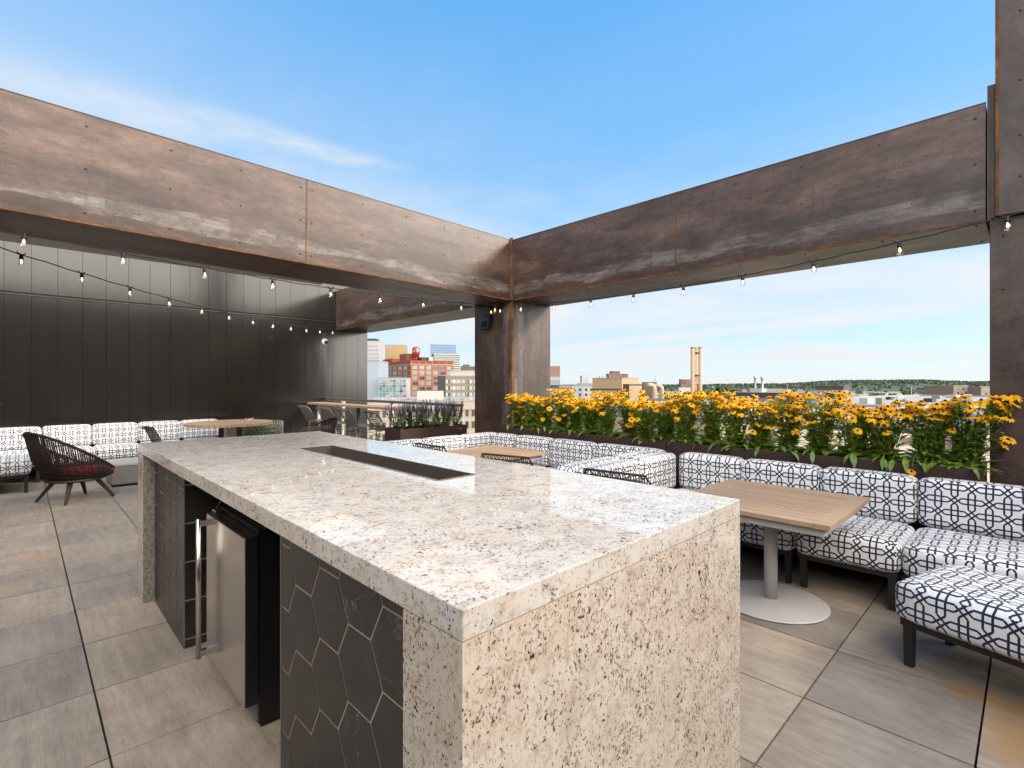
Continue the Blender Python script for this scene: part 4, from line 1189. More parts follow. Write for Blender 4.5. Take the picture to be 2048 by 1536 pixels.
# ---- seen through the left opening
b = Bld('glass_tower', 'pale grey banded tower at the end of the black wall', 700, 620, 3, 757, 0, 682, C_LGREY, depth=30)
b.bands('r', b.H - 62, b.H - 4, 12, .42, C_WINL); b.block('roof_screen', (2, 1, b.H + .5), (b.w - 3, 20, b.H + 3.2), C_DARK)
b = Bld('parking_ramp', 'blank pale grey building below the banded tower, beside the black wall', 690, 270, 2, 757, 0, 722, C_LBLUE, depth=25)
for k in range(5): b.block('ramp_rail', (-.5, -.3 - .02 * k, b.H + .4 + k * .55), (b.w + .8, -.2, b.H + .52 + k * .55), C_METAL)
b = Bld('brick_warehouse', 'large red brick warehouse with grid of windows below the red water tower', 821, 340, 32, 907, 757, 724, C_BRICK, par=1.2, roof=C_BRICK)
fh = 3.55; nf = 7; z0 = b.H - 1.9 - nf * fh
b.wins('r', .6, b.w - .8, z0, b.H - 1.9, 6, nf, .68, .62, [C_WIN, C_WINL, C_WINL], C_BAND, mull=3)
b.wins('l', 4.6, b.d - .8, z0, b.H - 1.9, 6, nf, .62, .60, [C_WIN, C_WINL, C_WINL], C_BAND, mull=3, seed=9)
for j in range(nf + 1):
    z = z0 + fh * j; b.block('stone_course', (-.12, -.22, z - .35), (b.w + .1, -.02, z - .05), C_BAND); b.block('stone_course', (-.22, -.02, z - .35), (-.02, b.d, z - .05), C_BAND)
b.block('cornice', (-.35, -.35, b.H - 1.5), (b.w + .3, -.02, b.H - 1.1), C_BAND); b.block('cornice', (-.35, -.02, b.H - 1.5), (-.02, b.d, b.H - 1.1), C_BAND)
for i in range(7): x = .6 + (b.w - 1.4) * i / 6; b.block('pier', (x - .55, -.30, 0), (x + .55, -.03, b.H + .9), plain('brick_pier', (0.2184, 0.0624, 0.0286), .85, 0, .15, .8))
b.block('penthouse', (1.5, 12, b.H + .6), (11, 26, b.H + 6.3), C_BRICK)
b.block('penthouse', (.8, 40, b.H + .6), (12, 62, b.H + 4.0), C_BRICK)
b.block('roof_plant', (9, 3, b.H + .6), (18, 10, b.H + 3.6), C_DARK); b.block('roof_plant', (14, 1.6, b.H + .6), (17, 3, b.H + 3.9), C_LGREY)
# water tower on that roof: a thing of its own
def water_tower():
    x, y = atp(832, 352); zb = zat(722, 352)
    t = thing('water_tower', 'red water tower with white lettering on the brick warehouse roof', 'water tower', (x, y, zb)); k = 352 / 1010
    h0, h1, h2 = (722 - 713) * k, (722 - 707) * k, (722 - 696) * k; R = 7.6 * k
    mb = MB(); mb.lathe([(.3, h0 - .7), (R * .55, h0 - .2), (R, h1), (R, h2), (R * .6, h2 + .5), (.1, h2 + .9)], 28); mb.build('tank', C_RED, t)
    mb = MB(); mb.lathe([(R * 1.04, h1 - .12), (R * 1.08, h1 - .1), (R * 1.08, h1 + .25), (R * 1.04, h1 + .27)], 28); mb.build('walkway', C_RED, t)
    mb = MB(); mb.lathe([(.9, 0), (.75, h0 - .4)], 16); mb.build('stem', C_RED, t)
    for q in range(4):
        a = q * PI / 2 + .4; mb = MB(); mb.tube([(R * .95 * math.cos(a), R * .95 * math.sin(a), h1), (R * 1.1 * math.cos(a), R * 1.1 * math.sin(a), 0)], .12, 6); mb.build('leg', C_RED, t)
    mb = MB(); a0 = math.atan2(-y, -x)                       # loose white script strokes, as far as the photo shows them
    for (d, z_, w, h) in ((.25, .72, .16, .26), (.45, .50, .14, .34), (.62, .70, .20, .18), (.70, .40, .16, .16), (.35, .24, .24, .14), (-.60, .34, .30, .12), (-.95, .5, .2, .1)):
        pts = []
        for s_ in range(5):
            a = a0 + d + w * (s_ / 4 - .5) * 2; pts.append((a, z_ + (.04 if s_ % 2 else -.03)))
        for i in range(4):
            (a, z1), (c, z2) = pts[i], pts[i + 1]
            P = lambda a, z: ((R + .03) * math.cos(a), (R + .03) * math.sin(a), h1 + .3 + (h2 - h1 - .3) * z)
            mb.quad([P(a, z1 - h / 2), P(c, z2 - h / 2), P(c, z2 + h / 2), P(a, z1 + h / 2)])
    mb.build('lettering', C_WHITE, t)
water_tower()
b = Bld('glass_block', 'low building with white grid and teal glass panes before the brick warehouse', 757, 262, 3, 813, 0, 757, C_WHITE, depth=14)
b.wins('r', .2, b.w - .2, b.H - 11.4, b.H - .5, 8, 8, .86, .84, [C_TEAL, C_WINL, C_WIN, C_WINL, C_TEAL, C_LBLUE])
b = Bld('stone_tower', 'tan and gold stepped tower behind the brick warehouse', 776, 720, 8, 815, 770, 694, C_GOLD)
b.wins('r', 1, b.w - 1, b.H - 34, b.H - 5, 6, 1, .5, .96, [C_DARK]); b.block('crown', (2, 2, b.H), (b.w - 2, 12, b.H + 2.2), C_GOLD); b.block('setback', (b.w, 4, 0), (b.w + 5, 14, b.H - 9), C_GOLD)
b = Bld('glass_tower', 'blue glass skyscraper with white striped lower block, right of the water tower', 863, 820, 14, 912, 863, 689, C_GLASS, depth=24)
b.bands('r', b.H - 40, b.H - 1, 13, .10, C_LBLUE, 'spandrel')
t2 = Bld('striped_tower', 'white office tower with dark window stripes in front of the blue skyscraper', 868, 800, 14, 919, 868, 707, C_WHITE, depth=26); t2.bands('r', t2.H - 40, t2.H - 1, 13, .5, C_WIN)
b = Bld('apartment_block', 'far brown apartment block beside the corner column', 921, 900, 5, 960, 0, 733, C_BROWNB, depth=30); b.wins('r', 1, b.w - 1, b.H - 20, b.H - 1, 6, 5, .4, .5, [C_WINL]); b.block('penthouse', (4, 3, b.H), (16, 12, b.H + 3.5), C_BROWNB)
b = Bld('office_block', 'white flat topped building behind the brown banded offices', 901, 300, 4, 965, 0, 742, C_WHITE, depth=20)
b = Bld('office_block', 'tan office building with long window bands left of the corner column', 876, 235, 5, 1010, 0, 753, C_TAND, depth=30)
b.block('dark_bay', (-.15, -.3, 0), (3.4, 10, b.H + .3), C_DARK)
for k in range(4): b.block('window_band', (3.6, -.06, b.H - 3.2 - k * 3.05), (b.w, .02, b.H - 1.5 - k * 3.05), C_STRIP)
# cream building just across the street
b = Bld('cream_building', 'cream building with dark windows and flat white roof below the bar railing', 716, 170, 12, 1030, 0, 804.5, C_CREAM, depth=45, roof=C_ROOF)
b.wins('r', 1.0, b.w - 1, b.H - 18.5, b.H - 2.0, 24, 4, .50, .58, [C_BROWN, C_WIN, C_BROWN], C_BAND)
b.block('cornice', (-.3, -.3, b.H - 2.9), (b.w + .3, -.02, b.H - 2.5), C_BAND)
b.block('roof_plant', (20, 18, b.H + .03), (30, 24, b.H + 3.4), C_WHITE)
for k in range(9):
    x = 1.5 + k * 4.8 + rnd.uniform(-1, 1); y = rnd.uniform(3, 38); b.block('roof_vent', (x, y, b.H + .03), (x + rnd.uniform(.6, 1.3), y + 1, b.H + rnd.uniform(.5, 1.0)), rnd.choice([C_WHITE, C_METAL, C_GREY]))

# ---- seen through the right opening
b = Bld('apartment_block', 'pinkish brick building with glass lower floors just right of the corner column', 1085, 300, 6, 1120, 0, 733, plain('pink_brick', (0.1872, 0.0988, 0.0728), .85, 0, .1, .8), depth=12)
b.block('glass_storey', (-.1, -.12, 0), (b.w + .05, -.01, b.zl(753)), C_WINL); b.block('window_band', (-.05, -.2, b.zl(760)), (b.w, -.13, b.zl(755)), C_LBLUE); b.block('window_band', (-.05, -.2, b.zl(776)), (b.w, -.13, b.zl(770)), C_WIN)
b = Bld('white_tower', 'small distant white tower above the colourful apartments', 1164, 900, 20, 1179, 1160, 752, C_LGREY); b.wins('r', 1, b.w - 1, b.H - 16, b.H - 2, 4, 6, .4, .5, [C_WIN])
def colour_row():
    b = Bld('colourful_apartments', 'low apartment building with white, pale blue and bright blue sections behind the flowers', 1118, 300, 3, 1236, 0, 773, C_WHITE, depth=14, par=.3)
    u = lambda px: b.w * (px - 1118) / 118.0
    for (a, c, m, dy) in ((1118, 1143, C_TAND, .15), (1143, 1166, C_LBLUE, .5), (1209, 1236, C_BLUE, .5)):
        b.block('coloured_section', (u(a), -dy, 0), (u(c), -.01, b.H + .1 - (.4 if m is C_TAND else 0)), m)
    for (a, c, n, dy) in ((1120, 1142, 2, .15), (1144, 1165, 2, .5), (1167, 1208, 4, 0), (1210, 1235, 3, .5)):
        for fl in range(5):
            for i in range(n):
                x = u(a + (c - a) * (i + .5) / n); z = b.H - 1.9 - fl * 3.0
                mb = MB(); mb.box((-.72, -.05, -.75), (.72, .02, .75)); mb.box((-.05, -.08, -.75), (.05, -.051, .75), 1)
                o = mb.build('window', [C_WIN, C_LGREY], b.t); o.location = (x, -dy - .01, z)
    for k in range(4): b.block('roof_rail', (u(1160), 1 + k * 3, b.H + .4), (u(1200), 1.1 + k * 3, b.H + 2.0), C_METAL)
colour_row()
b = Bld('dark_apartments', 'distant dark brown brick block rising behind the tan factory', 1217, 700, 10, 1256, 1212, 748, C_BROWNB); b.wins('r', 1, b.w - 1, b.H - 22, b.H - 1, 8, 6, .4, .45, [C_WINL, C_WIN]); b.block('penthouse', (6, 3, b.H), (18, 12, b.H + 4), C_BROWNB)
b = Bld('factory', 'large plain tan factory hall behind the flowers', 1244, 250, 45, 1277, 1185, 757, C_TAN, par=.4, roof=C_TAN)
for k in range(7): b.block('roof_vent', (2 + k * 1.2, 4 + k * 3, b.H + .02), (2.4 + k * 1.2, 4.4 + k * 3, b.H + rnd.uniform(1.0, 1.8)), C_METAL)
b.block('stripe', (-.06, -.02, b.zl(781)), (-.01, b.d, b.zl(777.5)), C_BROWN)
b = Bld('factory_annex', 'brown and tan factory annex beside the tan hall', 1258, 205, 28, 1288, 1246, 768, C_BROWN, par=0); b.block('tan_cladding', (.02, -.12, 0), (b.w, -.01, b.H - .7), C_TAN)
b = Bld('factory_tower', 'brown block with two bent tan ducts left of the chimneys', 1286, 190, 18, 1314, 1284, 764, C_BROWN, par=0)
for k, (px, Z) in enumerate(((1300, 182), (1315, 186))):
    x, y = atp(px, Z); t = thing('bent_duct', ('tan curved duct rising against the brown block', 'tan curved duct to the right of the brown block')[k], 'duct', (x, y, ZG), -math.pi / 4 + .05, 'bent tan ducts')
    h = zat(772 + k, Z) - ZG; r = .85; mb = MB()
    mb.tube([(1.6, 0, 0), (1.6, 0, h - 1.2), (1.45, 0, h - .5), (.9, 0, h + .15), (0, 0, h + .35), (-1.2, 0, h + .3)], r, 16); mb.build('pipe', plain('duct_tan', (0.286, 0.2184, 0.156), .55, .1, .06, .5), t)
    for z in (h - 5, h - 9): mb = MB(); mb.lathe([(r + .1, 0), (r + .1, .25)], 16, 0, (1.6, 0, z)); mb.build('flange', C_TAND, t)
def chimneys():
    x, y = atp(1393, 150); t = thing('chimney_stack', 'three tall tan industrial chimneys tied by dark brackets above the flowers', 'chimney', (x, y, ZG), -math.pi / 4 + .04)
    k = 150 / 1010; m = plain('chimney_tan', (0.2912, 0.1872, 0.1118), .7, 0, .08, .4)
    h = zat(694, 150) - ZG
    for (dx, dy, dh) in ((-8.0, 0, 0), (-1.2, .6, -.15), (8.4, .3, 0)):
        mb = MB(); mb.lathe([(3.6 * k, 0), (3.6 * k, h + dh), (3.2 * k, h + dh)], 20, 0, (dx * k, dy, 0)); mb.build('flue', m, t)
        mb = MB(); mb.lathe([(3.75 * k, h + dh - .4), (3.75 * k, h + dh + .04), (3.1 * k, h + dh + .04)], 20, 0, (dx * k, dy, 0)); mb.build('flue_cap', C_TAND, t)
    for py in (706, 751): z = zat(py, 150) - ZG; mb = MB(); mb.box((-3 * k, -.1, z - .2), (6 * k, .9, z + .25)); mb.build('bracket', C_DARK, t)
    z = zat(790.5, 150) - ZG; mb = MB(); mb.box((-12 * k, -.75, z - .25), (12.4 * k, 1.0, z + .3)); mb.build('platform', C_BROWN, t)
    mb = MB(); mb.tube([(1.2 * k, -.3, 0), (1.2 * k, -.3, z + 6)], .06, 5); mb.build('ladder', C_DARK, t)
chimneys()
for k, px in enumerate((1510.5, 1524.5)):
    x, y = atp(px, 330); kk = 330 / 1010; h = zat(752.5 + k, 330) - ZG
    t = thing('steel_flue', ('left one of two slim grey steel flues on the horizon', 'right one of two slim grey steel flues on the horizon')[k], 'flue', (x, y, ZG), 0, 'slim steel flues')
    mb = MB(); mb.lathe([(2.1 * kk, 0), (2.0 * kk, h - 5 * kk)], 14); mb.build('pipe', C_METAL, t)
    mb = MB(); mb.lathe([(2.0 * kk, h - 6 * kk), (3.4 * kk, h - 5 * kk), (3.4 * kk, h - 1 * kk), (2.6 * kk, h)], 14); mb.build('cap', C_LGREY, t)
b = Bld('apartment_block', 'dark brown mid rise on the horizon left of the chimneys', 1361, 800, 8, 1381, 1358, 759, C_BROWNB); b.wins('r', 1, b.w - 1, b.H - 14, b.H - 1, 5, 4, .4, .5, [C_WINL, C_WIN]); b.block('podium', (-4, -3, 0), (b.w + 2, -.05, b.zl(775)), C_LGREY)
b = Bld('tan_school', 'long low tan building behind the two steel flues', 1518, 520, 2, 1583, 0, 778.5, C_TAN, depth=25, par=.3); b.wins('r', 1, b.w - 1, b.H - 6, b.H - 1, 12, 2, .4, .5, [C_WIN])
b = Bld('flat_roof_building', 'grey building with wide dark roof edge behind the yellow flowers', 1588, 120, 42, 1646, 1475, 788, C_GREY, par=0); b.block('roof_edge', (-.3, -.3, b.H - 1.0), (b.w + .2, b.d + .2, b.H + .2), C_DARK); b.block('roof_plant', (4, 9, b.H + .22), (7, 12, b.H + 1.2), C_LGREY); b.block('roof_plant', (2, 2, b.H + .22), (3, 3.2, b.H + .8), C_WHITE)
b.block('roof', (.2, .2, b.H + .21), (b.w - .2, b.d - .2, b.H + .26), C_GREY)
b = Bld('lift_tower', 'grey block house with black roof band and dark doorway on a rooftop', 1686, 150, 48, 1697.5, 1632, 772.5, C_GREY, par=0); b.block('roof_edge', (-.2, -.2, b.H - 1.0), (b.w + .1, b.d + .2, b.H + .15), C_DARK); b.block('doorway', (-.06, 2.2, b.H - 3.6), (-.01, 4.3, b.H - 1.7), C_DARK)
def gable():
    Z = 260; b = Bld('brick_hall', 'brick hall with pointed gable and half round window before the wooded hill', 1862, Z, 30, 1975, 1794, 811, C_BROWNB, par=0)
    h = zat(793, Z) - ZG; mb = MB()
    mb.quad([(0, 0, b.H), (0, b.d, b.H), (0, b.d / 2, h)][::-1]); mb.build('gable', C_BROWNB, b.t)
    mb = MB(); e = .6
    mb.quad([(-e, -e, b.H - .2), (b.w, -e, b.H - .2), (b.w, b.d / 2, h + .2), (-e, b.d / 2, h + .2)]); mb.quad([(-e, b.d / 2, h + .2), (b.w, b.d / 2, h + .2), (b.w, b.d + e, b.H - .2), (-e, b.d + e, b.H - .2)]); mb.build('roof', C_GREY, b.t)
    mb = MB(); c = b.d / 2; R = 3.0
    ring = [(-.08, c + R * math.cos(a * PI / 12), b.H + .3 + R * math.sin(a * PI / 12)) for a in range(13)]; mb.quad(ring); mb.build('lunette_window', C_WIN, b.t)
    for d in (-1.0, 1.0): b.block('mullion', (-.14, c + d - .12, b.H + .3), (-.09, c + d + .12, b.H + 3), C_BROWNB)
gable()
b = Bld('mill_building', 'tan brick mill with rows of windows beside the right column', 1907, 480, 6, 1936, 0, 772, C_TAND, depth=30); b.wins('r', .6, b.w - .6, b.H - 12, b.H - 1, 5, 3, .62, .5, [C_WIN, C_WIN, C_WINL])
b = Bld('mill_building', 'second tan brick mill touching the edge of the right column', 1962, 470, 6, 1995, 0, 774, C_TAND, depth=30); b.wins('r', .6, b.w - .6, b.H - 12, b.H - 1, 5, 3, .62, .5, [C_WIN, C_WIN, C_WINL])
b = Bld('white_hall', 'low white hall between the two tan mills', 1937, 500, 4, 1962, 0, 780, C_WHITE, depth=20)
b = Bld('blue_shop', 'bright blue building with yellow strip beside the right column', 1908, 100, 20, 2000, 1890, 809, C_CREAM, par=0); b.block('blue_cladding', (-.05, -.08, b.H - 5.2), (b.w, -.005, b.H + .05), C_BLUE); b.block('blue_cladding', (-.08, -.005, b.H - 5.2), (-.005, b.d, b.H + .05), C_BLUE)
b.block('yellow_fascia', (b.w * .26, -.14, b.H - .9), (b.w, -.081, b.H + .06), C_YEL)
for k in range(2): b.block('window_band', (-.02, -.13, b.H - 2.1 - k * 2.3), (b.w, -.081, b.H - 1.1 - k * 2.3), C_GREY)
b = Bld('white_roof_building', 'pale flat roofed building below the flowers, near the middle of the planter', 1420, 62, 30, 1800, 1180, 838, C_CREAM, depth=30)
b.wins('r', 1, b.w - 1, b.H - 13, b.H - 1.6, 10, 4, .42, .52, [C_WIN, C_BROWN], C_BAND)
for k in range(5):
    x, y = rnd.uniform(2, b.w - 4), rnd.uniform(2, 26); b.block('roof_plant', (x, y, b.H + .03), (x + rnd.uniform(1, 3.5), y + rnd.uniform(1, 3), b.H + rnd.uniform(.6, 1.8)), rnd.choice([C_WHITE, C_GREY, C_LGREY]))
for k in range(6): b.block('roof_plant', (3 + k * 3.6, 6 + rnd.uniform(-3, 6), b.H + .03), (4.6 + k * 3.6, 14 + rnd.uniform(-3, 3), b.H + rnd.uniform(.5, 1.3)), rnd.choice([C_WHITE, C_METAL, C_LGREY]))
b = Bld('white_roof_building', 'pale low building with white roof below the right end of the flowers', 1700, 82, 32, 2150, 1640, 826, C_CREAM, depth=40)
for k in range(13):
    x, y = rnd.uniform(1, b.w - 4), rnd.uniform(2, 36); b.block('roof_plant', (x, y, b.H + .03), (x + rnd.uniform(.8, 4), y + rnd.uniform(1, 3), b.H + rnd.uniform(.4, 1.7)), rnd.choice([C_WHITE, C_GREY, C_METAL, C_DARK]))
b.wins('r', 1, b.w - 1, b.H - 13, b.H - 1.6, 10, 4, .45, .5, [C_WIN, C_BROWN], C_BAND)
b = Bld('cream_building', 'cream building low behind the flowers next to the corner column', 1090, 90, 20, 1400, 1020, 812, C_CREAM, depth=18)
b.wins('r', 1, b.w - 1, b.H - 13, b.H - 1.6, 12, 4, .42, .52, [C_WIN, C_BROWN], C_BAND)

# ---- scattered low buildings on the plain
r_ = random.Random(21)
kinds = [('warehouse', 'small low white warehouse far out on the plain', C_WHITE), ('warehouse', 'small low tan warehouse far out on the plain', C_TAND), ('warehouse', 'small low brown warehouse far out on the plain', C_BROWNB), ('warehouse', 'small low grey warehouse far out on the plain', C_GREY)]
for k in range(64):
    px = r_.uniform(1330, 1965); Z = 260 * (6.5 ** (r_.random())); nm, lb, m = kinds[r_.randrange(4)]
    if px < 1700 and Z < 380: continue
    x, y = atp(px, Z); w, d, h = r_.uniform(12, 38), r_.uniform(10, 24), r_.uniform(4, 8.5)
    t = thing(nm, lb, 'warehouse', (x, y, ZG), r_.choice([.0, .05, R90]) - math.pi / 4 + r_.uniform(-.1, .1), 'small warehouses on the plain (%s)' % m.name.split('_')[0])
    mb = MB(); mb.box((-w / 2, -d / 2, 0), (w / 2, d / 2, h)); mb.build('wall', m, t)
    mb = MB(); mb.box((-w / 2 - .3, -d / 2 - .3, h), (w / 2 + .3, d / 2 + .3, h + .4)); mb.build('roof', r_.choice([C_ROOF, C_GREY, C_ROOF, C_DARK]), t)
# road, lamp poles
mb = MB(); a = Vector((*atp(1690, 420), ZG + .05)); e = Vector((*atp(1990, 900), ZG + .05)); d_ = (e - a).normalized(); n_ = Vector((-d_.y, d_.x, 0)) * 12
mb.quad([a - n_ - d_ * 200, a + n_ - d_ * 200, e + n_, e - n_]); structure(mb.build('road', C_ROAD))
for k, (px, Z, py) in enumerate(((1823, 300, 774), (1730, 420, 778), (1440, 500, 768), (1575, 520, 770), (1310, 420, 752))):
    x, y = atp(px, Z); h = zat(py, Z) - ZG; t = thing('lamp_pole', ('tall pale pole in front of the wooded hill above the brick gable', 'pale pole beyond the grey block house', 'thin pole right of the chimneys', 'thin pole over the long tan building', 'dark thin mast left of the chimneys')[k], 'pole', (x, y, ZG))
    mb = MB(); mb.tube([(0, 0, 0), (0, 0, h)], [.22, .12], 6); mb.build('shaft', C_METAL if k != 4 else C_DARK, t); mb = MB(); mb.box((-1.2, -.15, h), (1.2, .15, h + .25)); mb.build('lamp_head', C_METAL, t)

# ---- trees
def crown_mesh(seed, n=900, R=4.2, H=5.5, q=.55):
    r_ = random.Random(seed); mb = MB(); lobes = []
    for k in range(11):
        a = r_.uniform(0, 2 * PI); rr = R * .62 * math.sqrt(r_.random()); lobes.append((Vector((rr * math.cos(a), rr * math.sin(a), r_.uniform(-.30, .42) * H)), r_.uniform(.30, .52) * R))
    for k in range(n):
        c, rad = lobes[r_.randrange(len(lobes))]
        d = Vector((r_.gauss(0, 1), r_.gauss(0, 1), r_.gauss(0, 1) + .25)).normalized()
        p = c + d * rad * (r_.random() ** .35); p.z *= .95
        nn = (d + Vector((r_.uniform(-.7, .7), r_.uniform(-.7, .7), r_.uniform(-.3, .9)))).normalized(); e1 = nn.orthogonal().normalized(); e2 = nn.cross(e1)
        s_ = q * r_.uniform(.5, 1.2); a = r_.uniform(0, 6.28); u = (e1 * math.cos(a) + e2 * math.sin(a)) * s_; v = (e2 * math.cos(a) - e1 * math.sin(a)) * s_ * .7
        mb.quad([p - u, p - v, p + u, p + v])
    return mb.mesh('crown', [CROWN])
CRM = [crown_mesh(k) for k in range(4)]
def trunk_mesh():
    mb = MB(); mb.tube([(0, 0, 0), (.05, 0, 2), (0, .05, 4.5)], [.38, .30, .18], 8)
    for a in (.3, 1.9, 3.6, 5.0): mb.tube([(0, 0, 2.6), (.9 * math.cos(a), .9 * math.sin(a), 4.2), (1.9 * math.cos(a), 1.9 * math.sin(a), 5.8)], [.17, .12, .05], 6)
    return mb.mesh('trunk', [BARK])
TRM = trunk_mesh()
def tree(label, px, Z, py, sc_=1.0, group=None, kk=0):
    x, y = atp(px, Z); t = thing('tree', label, 'tree', (x, y, ZG), rnd.uniform(0, 6), group); h = zat(py, Z) - ZG
    f = h / 8.2 * 1.0; o = link('trunk', TRM, t); o.scale = (f, f, f)
    o = link('crown', CRM[kk % 4], t); o.location = (0, 0, 5.4 * f); o.scale = (f * sc_, f * sc_, f)
tree('round green tree just right of the chimneys', 1437, 250, 781, 1.0, kk=0)
tree('wide green tree just left of the chimneys', 1352, 230, 791, 1.25, kk=1)
tree('green tree beside the wide one left of the chimneys', 1374, 240, 794, 1.1, kk=2)
for k in range(74):
    px = r_.uniform(1325, 1970); Z = 300 * (5.5 ** r_.random()); hgt = r_.uniform(7, 12)
    py = CY - (ZG + hgt - HC) * FPX / Z
    tree('small green street tree scattered among the far low roofs', px, Z, py, r_.uniform(.9, 1.5), 'scattered trees on the plain', k)
# wooded hills: the ridge is terrain, the wood on it one mass
def hills():
    mb = MB(); N = 90; rows = [(1500, -24.0), (1900, -12.0), (2500, 2.0), (3200, 8.0), (4200, -10.0)]
    grid = []
    for k in range(N + 1):
        px = 700 + 2100 * k / N; w = 5 * math.sin(k * .31) + 4 * math.sin(k * .13 + 1) + 2 * math.sin(k * .8)
        ramp = min(1, max(.15, (px - 1180) / 500.0))
        for (Z, z) in rows:
            h = ZG - .5 + (z + w * (z > -20) - ZG) * ramp if z > -23 else ZG - .5
            grid.append((*atp(px, Z), h))
    m = len(rows)
    mb.v = grid
    for k in range(N):
        for j in range(m - 1):
            mb.f.append((k * m + j, k * m + j + 1, (k + 1) * m + j + 1, (k + 1) * m + j)[::-1]); mb.mi.append(0); mb.sm.append(True)
    structure(mb.build('hills', plain('hill_green', (0.026, 0.039, 0.0156), .95, 0, .2, .02)))
    fm = MB(); q_ = random.Random(5)
    for n in range(4600):
        k = q_.uniform(8, N - 2); j = q_.choice([0, 1, 1, 1, 2, 2, 2]); fj = q_.random(); i = int(k)
        A, B = Vector(grid[i * m + j]), Vector(grid[i * m + j + 1]); C_, D_ = Vector(grid[(i + 1) * m + j]), Vector(grid[(i + 1) * m + j + 1]); fk = k - i
        p = (A * (1 - fj) + B * fj) * (1 - fk) + (C_ * (1 - fj) + D_ * fj) * fk
        R = q_.uniform(5, 11)
        for c in range(9):
            d = Vector((q_.gauss(0, 1), q_.gauss(0, 1), abs(q_.gauss(0, 1)))).normalized(); s_ = R * q_.uniform(.28, .5)
            e1 = (d + Vector((q_.uniform(-.5, .5), q_.uniform(-.5, .5), .2))).normalized().orthogonal().normalized(); e2 = d.cross(e1)
            cc = p + Vector((d.x * R * .6, d.y * R * .6, 2 + d.z * R * .75)); fm.quad([cc - e1 * s_, cc - e2 * s_, cc + e1 * s_, cc + e2 * s_])
    tag(fm.build('forest', FOREST), 'dark green wood covering the far hills along the horizon', 'forest', None, 'stuff')
hills()

# ================================================================== SKY, SUN, CAMERA
SUN_EL = math.radians(29.5); SH = Vector((.70, -.714)).normalized()
sv = Vector((SH.x * math.cos(SUN_EL), SH.y * math.cos(SUN_EL), math.sin(SUN_EL)))
ld = bpy.data.lights.new('sun', 'SUN'); ld.energy = 1.0; ld.angle = math.radians(13); ld.color = (1, .91, .80)
lo = bpy.data.objects.new('sun', ld); COL.objects.link(lo); lo.rotation_euler = sv.to_track_quat('Z', 'Y').to_euler(); lo.location = (10, -15, 20)

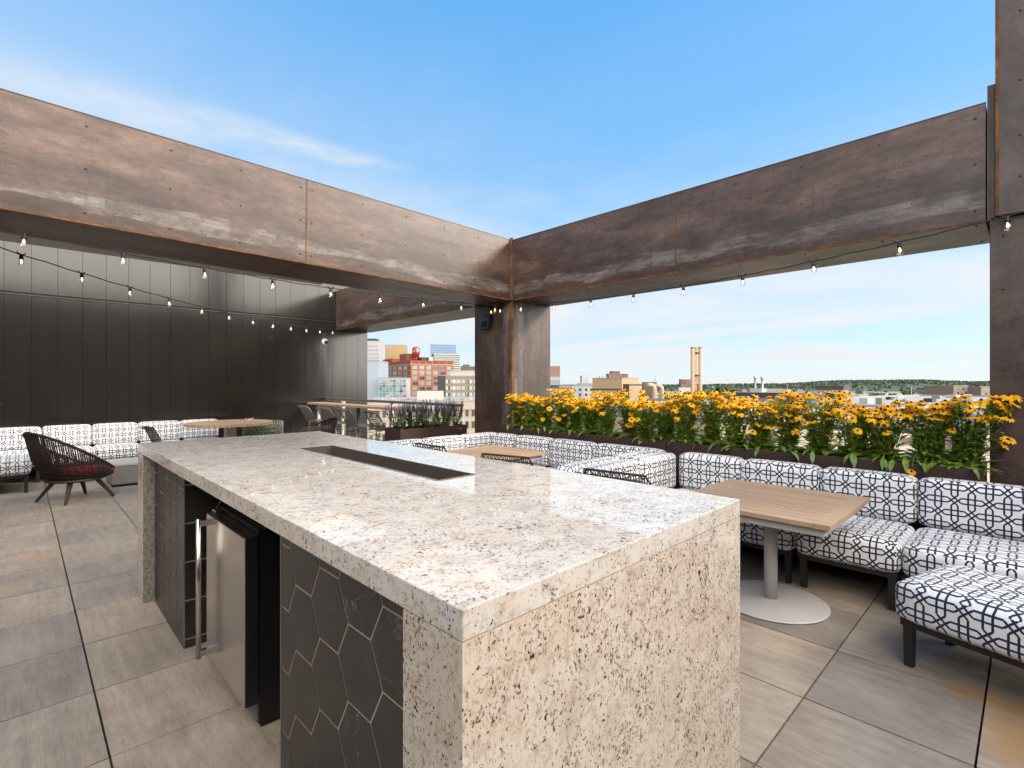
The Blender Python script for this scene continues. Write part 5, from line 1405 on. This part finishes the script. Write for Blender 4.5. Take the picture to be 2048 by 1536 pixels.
def make_world():
    w = bpy.data.worlds.new('World'); sc.world = w; w.use_nodes = True
    nt = w.node_tree; nt.nodes.clear()
    b = NB.__new__(NB); b.nt = nt
    b.out = nt.nodes.new('ShaderNodeOutputWorld')
    sky = nt.nodes.new('ShaderNodeTexSky'); sky.sky_type = 'NISHITA'; sky.sun_disc = False
    sky.sun_elevation = SUN_EL; sky.sun_rotation = math.atan2(sv.x, sv.y)
    sky.air_density = 1.0; sky.dust_density = .6; sky.ozone_density = 3.0; sky.altitude = 250
    g = b.n('ShaderNodeTexCoord', out=0)
    s = b.sep(g)
    zz = b.m('MAXIMUM', s[2], 0.0)
    den = b.m('ADD', zz, .10)
    pv = b.comb(b.m('DIVIDE', s[0], den), b.m('DIVIDE', s[1], den), 0.0)
    # lazy wisps, denser towards the horizon
    n1 = b.noise(b.mapv(pv, (.55, .20, 1), rot=(0, 0, math.radians(38))), 1.1, 6, .58, .6)
    n2 = b.noise(b.mapv(pv, (.25, .09, 1), (3, 7, 0), (0, 0, math.radians(30))), .9, 4, .5)
    wisp = b.m('MULTIPLY', b.ramp(n1, [(.44, 0), (.78, 1)]), b.ramp(n2, [(.40, 0), (.68, 1)]))
    lf = b.ramp(b.m('ADD', b.m('MULTIPLY', b.n('ShaderNodeVectorMath', {0: g, 1: (-.12, .99, 0.0)}, out=1, operation='DOT_PRODUCT'), .5), .5), [(.86, 0), (.96, .07)])
    hor = b.ramp(b.m('SUBTRACT', zz, lf), [(.0, 1), (.10, .9), (.22, .5), (.40, .12), (.62, .0)])
    lowc = b.m('MULTIPLY', b.ramp(n1, [(.30, .35), (.62, 1)]), hor)
    # one cirrus streak above the left beam
    def dirv(px, py): 
        L, Z, U = (px - CX) / FPX, 1.0, (CY - py) / FPX; x, y = world(L, Z); return Vector((x, y, U)).normalized()
    A, B = dirv(60, 165), dirv(700, 312)
    nn = A.cross(B).normalized(); mid = ((A + B) / 2).normalized(); along = (B - A).normalized()
    wob = b.m('MULTIPLY', b.m('SUBTRACT', b.noise(g, 6, 4, .6), .5), .035)
    off = b.m('ADD', b.n('ShaderNodeVectorMath', {0: g, 1: tuple(nn)}, out=1, operation='DOT_PRODUCT'), wob)
    al = b.n('ShaderNodeVectorMath', {0: g, 1: tuple(along)}, out=1, operation='DOT_PRODUCT')
    wid = b.ramp(b.m('ADD', b.m('MULTIPLY', al, 1.0), .5), [(.2, .055), (.55, .034), (.78, .012), (.82, .004)])
    st = b.ramp(b.m('DIVIDE', b.m('ABSOLUTE', off), b.m('MAXIMUM', wid, .001)), [(0, 1), (1, 0)], 'EASE')
    st = b.m('MULTIPLY', st, b.ramp(b.m('ADD', al, .5), [(.05, 0), (.35, .6), (.7, .75), (.80, .25), (.83, 0)]))
    st = b.m('MULTIPLY', st, b.ramp(b.noise(b.mapv(g, (10, 10, 42), rot=(0, .35, 0)), 1.0, 9, .65), [(.34, .22), (.66, 1)]))
    skyc = b.mix(.85, b.mix(1.0, sky.outputs[0], (.3, .45, .52), 'MULTIPLY'), b.ramp(zz, SKYRAMP))
    wsp2 = b.ramp(b.noise(b.mapv(pv, (.30, .16, 1), (1, 2, 0), (0, 0, math.radians(52))), 1.6, 7, .6, .8), [(.38, 0), (.60, 1)])
    c = b.mix(b.m('MAXIMUM', b.m('MULTIPLY', wisp, .5), b.m('MULTIPLY', wsp2, b.m('MULTIPLY', hor, 1.7, clamp=True))), skyc, CLOUDC)
    c = b.mix(b.m('MULTIPLY', st, .85), c, CLOUDC)
    # unseen bright cloud bank behind the camera, added as warm fill light
    bk = b.n('ShaderNodeVectorMath', {0: g, 1: (-.25, -.968, 0.0)}, out=1, operation='DOT_PRODUCT')
    bm_ = b.m('MULTIPLY', b.ramp(b.m('ADD', bk, b.m('MULTIPLY', b.m('SUBTRACT', n1, .5), .5)), [(.05, 0), (.5, 1)]), 1.0)
    c = b.mix(bm_, c, BACKC)
    bg = nt.nodes.new('ShaderNodeBackground'); bg.inputs[1].default_value = .15
    nt.links.new(c, bg.inputs[0]); nt.links.new(bg.outputs[0], b.out.inputs[0])
KE = .15 * 2 ** 2.3
def kdiv(*c): return tuple(x / KE for x in c)
CLOUDC = kdiv(.88, .915, .94); BACKC = (8.2, 7.75, 7.1)
SKYRAMP = [(0, kdiv(.78, .86, .92)), (.08, kdiv(.58, .76, .90)), (.22, kdiv(.40, .67, .93)), (.36, kdiv(.27, .57, .93)), (.60, kdiv(.145, .465, .92)), (1, kdiv(.11, .40, .88))]
make_world()

cd = bpy.data.cameras.new('camera'); cd.sensor_width = 36; cd.lens = 36 * FPX / 2048; cd.clip_start = .05; cd.clip_end = 20000
cd.shift_y = -2 / 2048
co = bpy.data.objects.new('camera', cd); COL.objects.link(co); co.location = (0, 0, HC)
fwd = Vector((CT, ST0, 0)) if False else Vector((math.cos(TH), math.sin(TH), 0))
co.rotation_euler = fwd.to_track_quat('-Z', 'Y').to_euler()
sc.camera = co
sc.view_settings.view_transform = 'Standard'; sc.view_settings.look = 'None'; sc.view_settings.gamma = 1.0
sc.view_settings.exposure = 2.3; sc.view_settings.use_curve_mapping = False
sc.render.engine = 'CYCLES'
sc.cycles.use_denoising = True; sc.cycles.max_bounces = 7; sc.cycles.diffuse_bounces = 4; sc.cycles.glossy_bounces = 4; sc.cycles.transparent_max_bounces = 12
sc.cycles.caustics_reflective = False; sc.cycles.caustics_refractive = False
sc.cycles.sample_clamp_indirect = 8.0
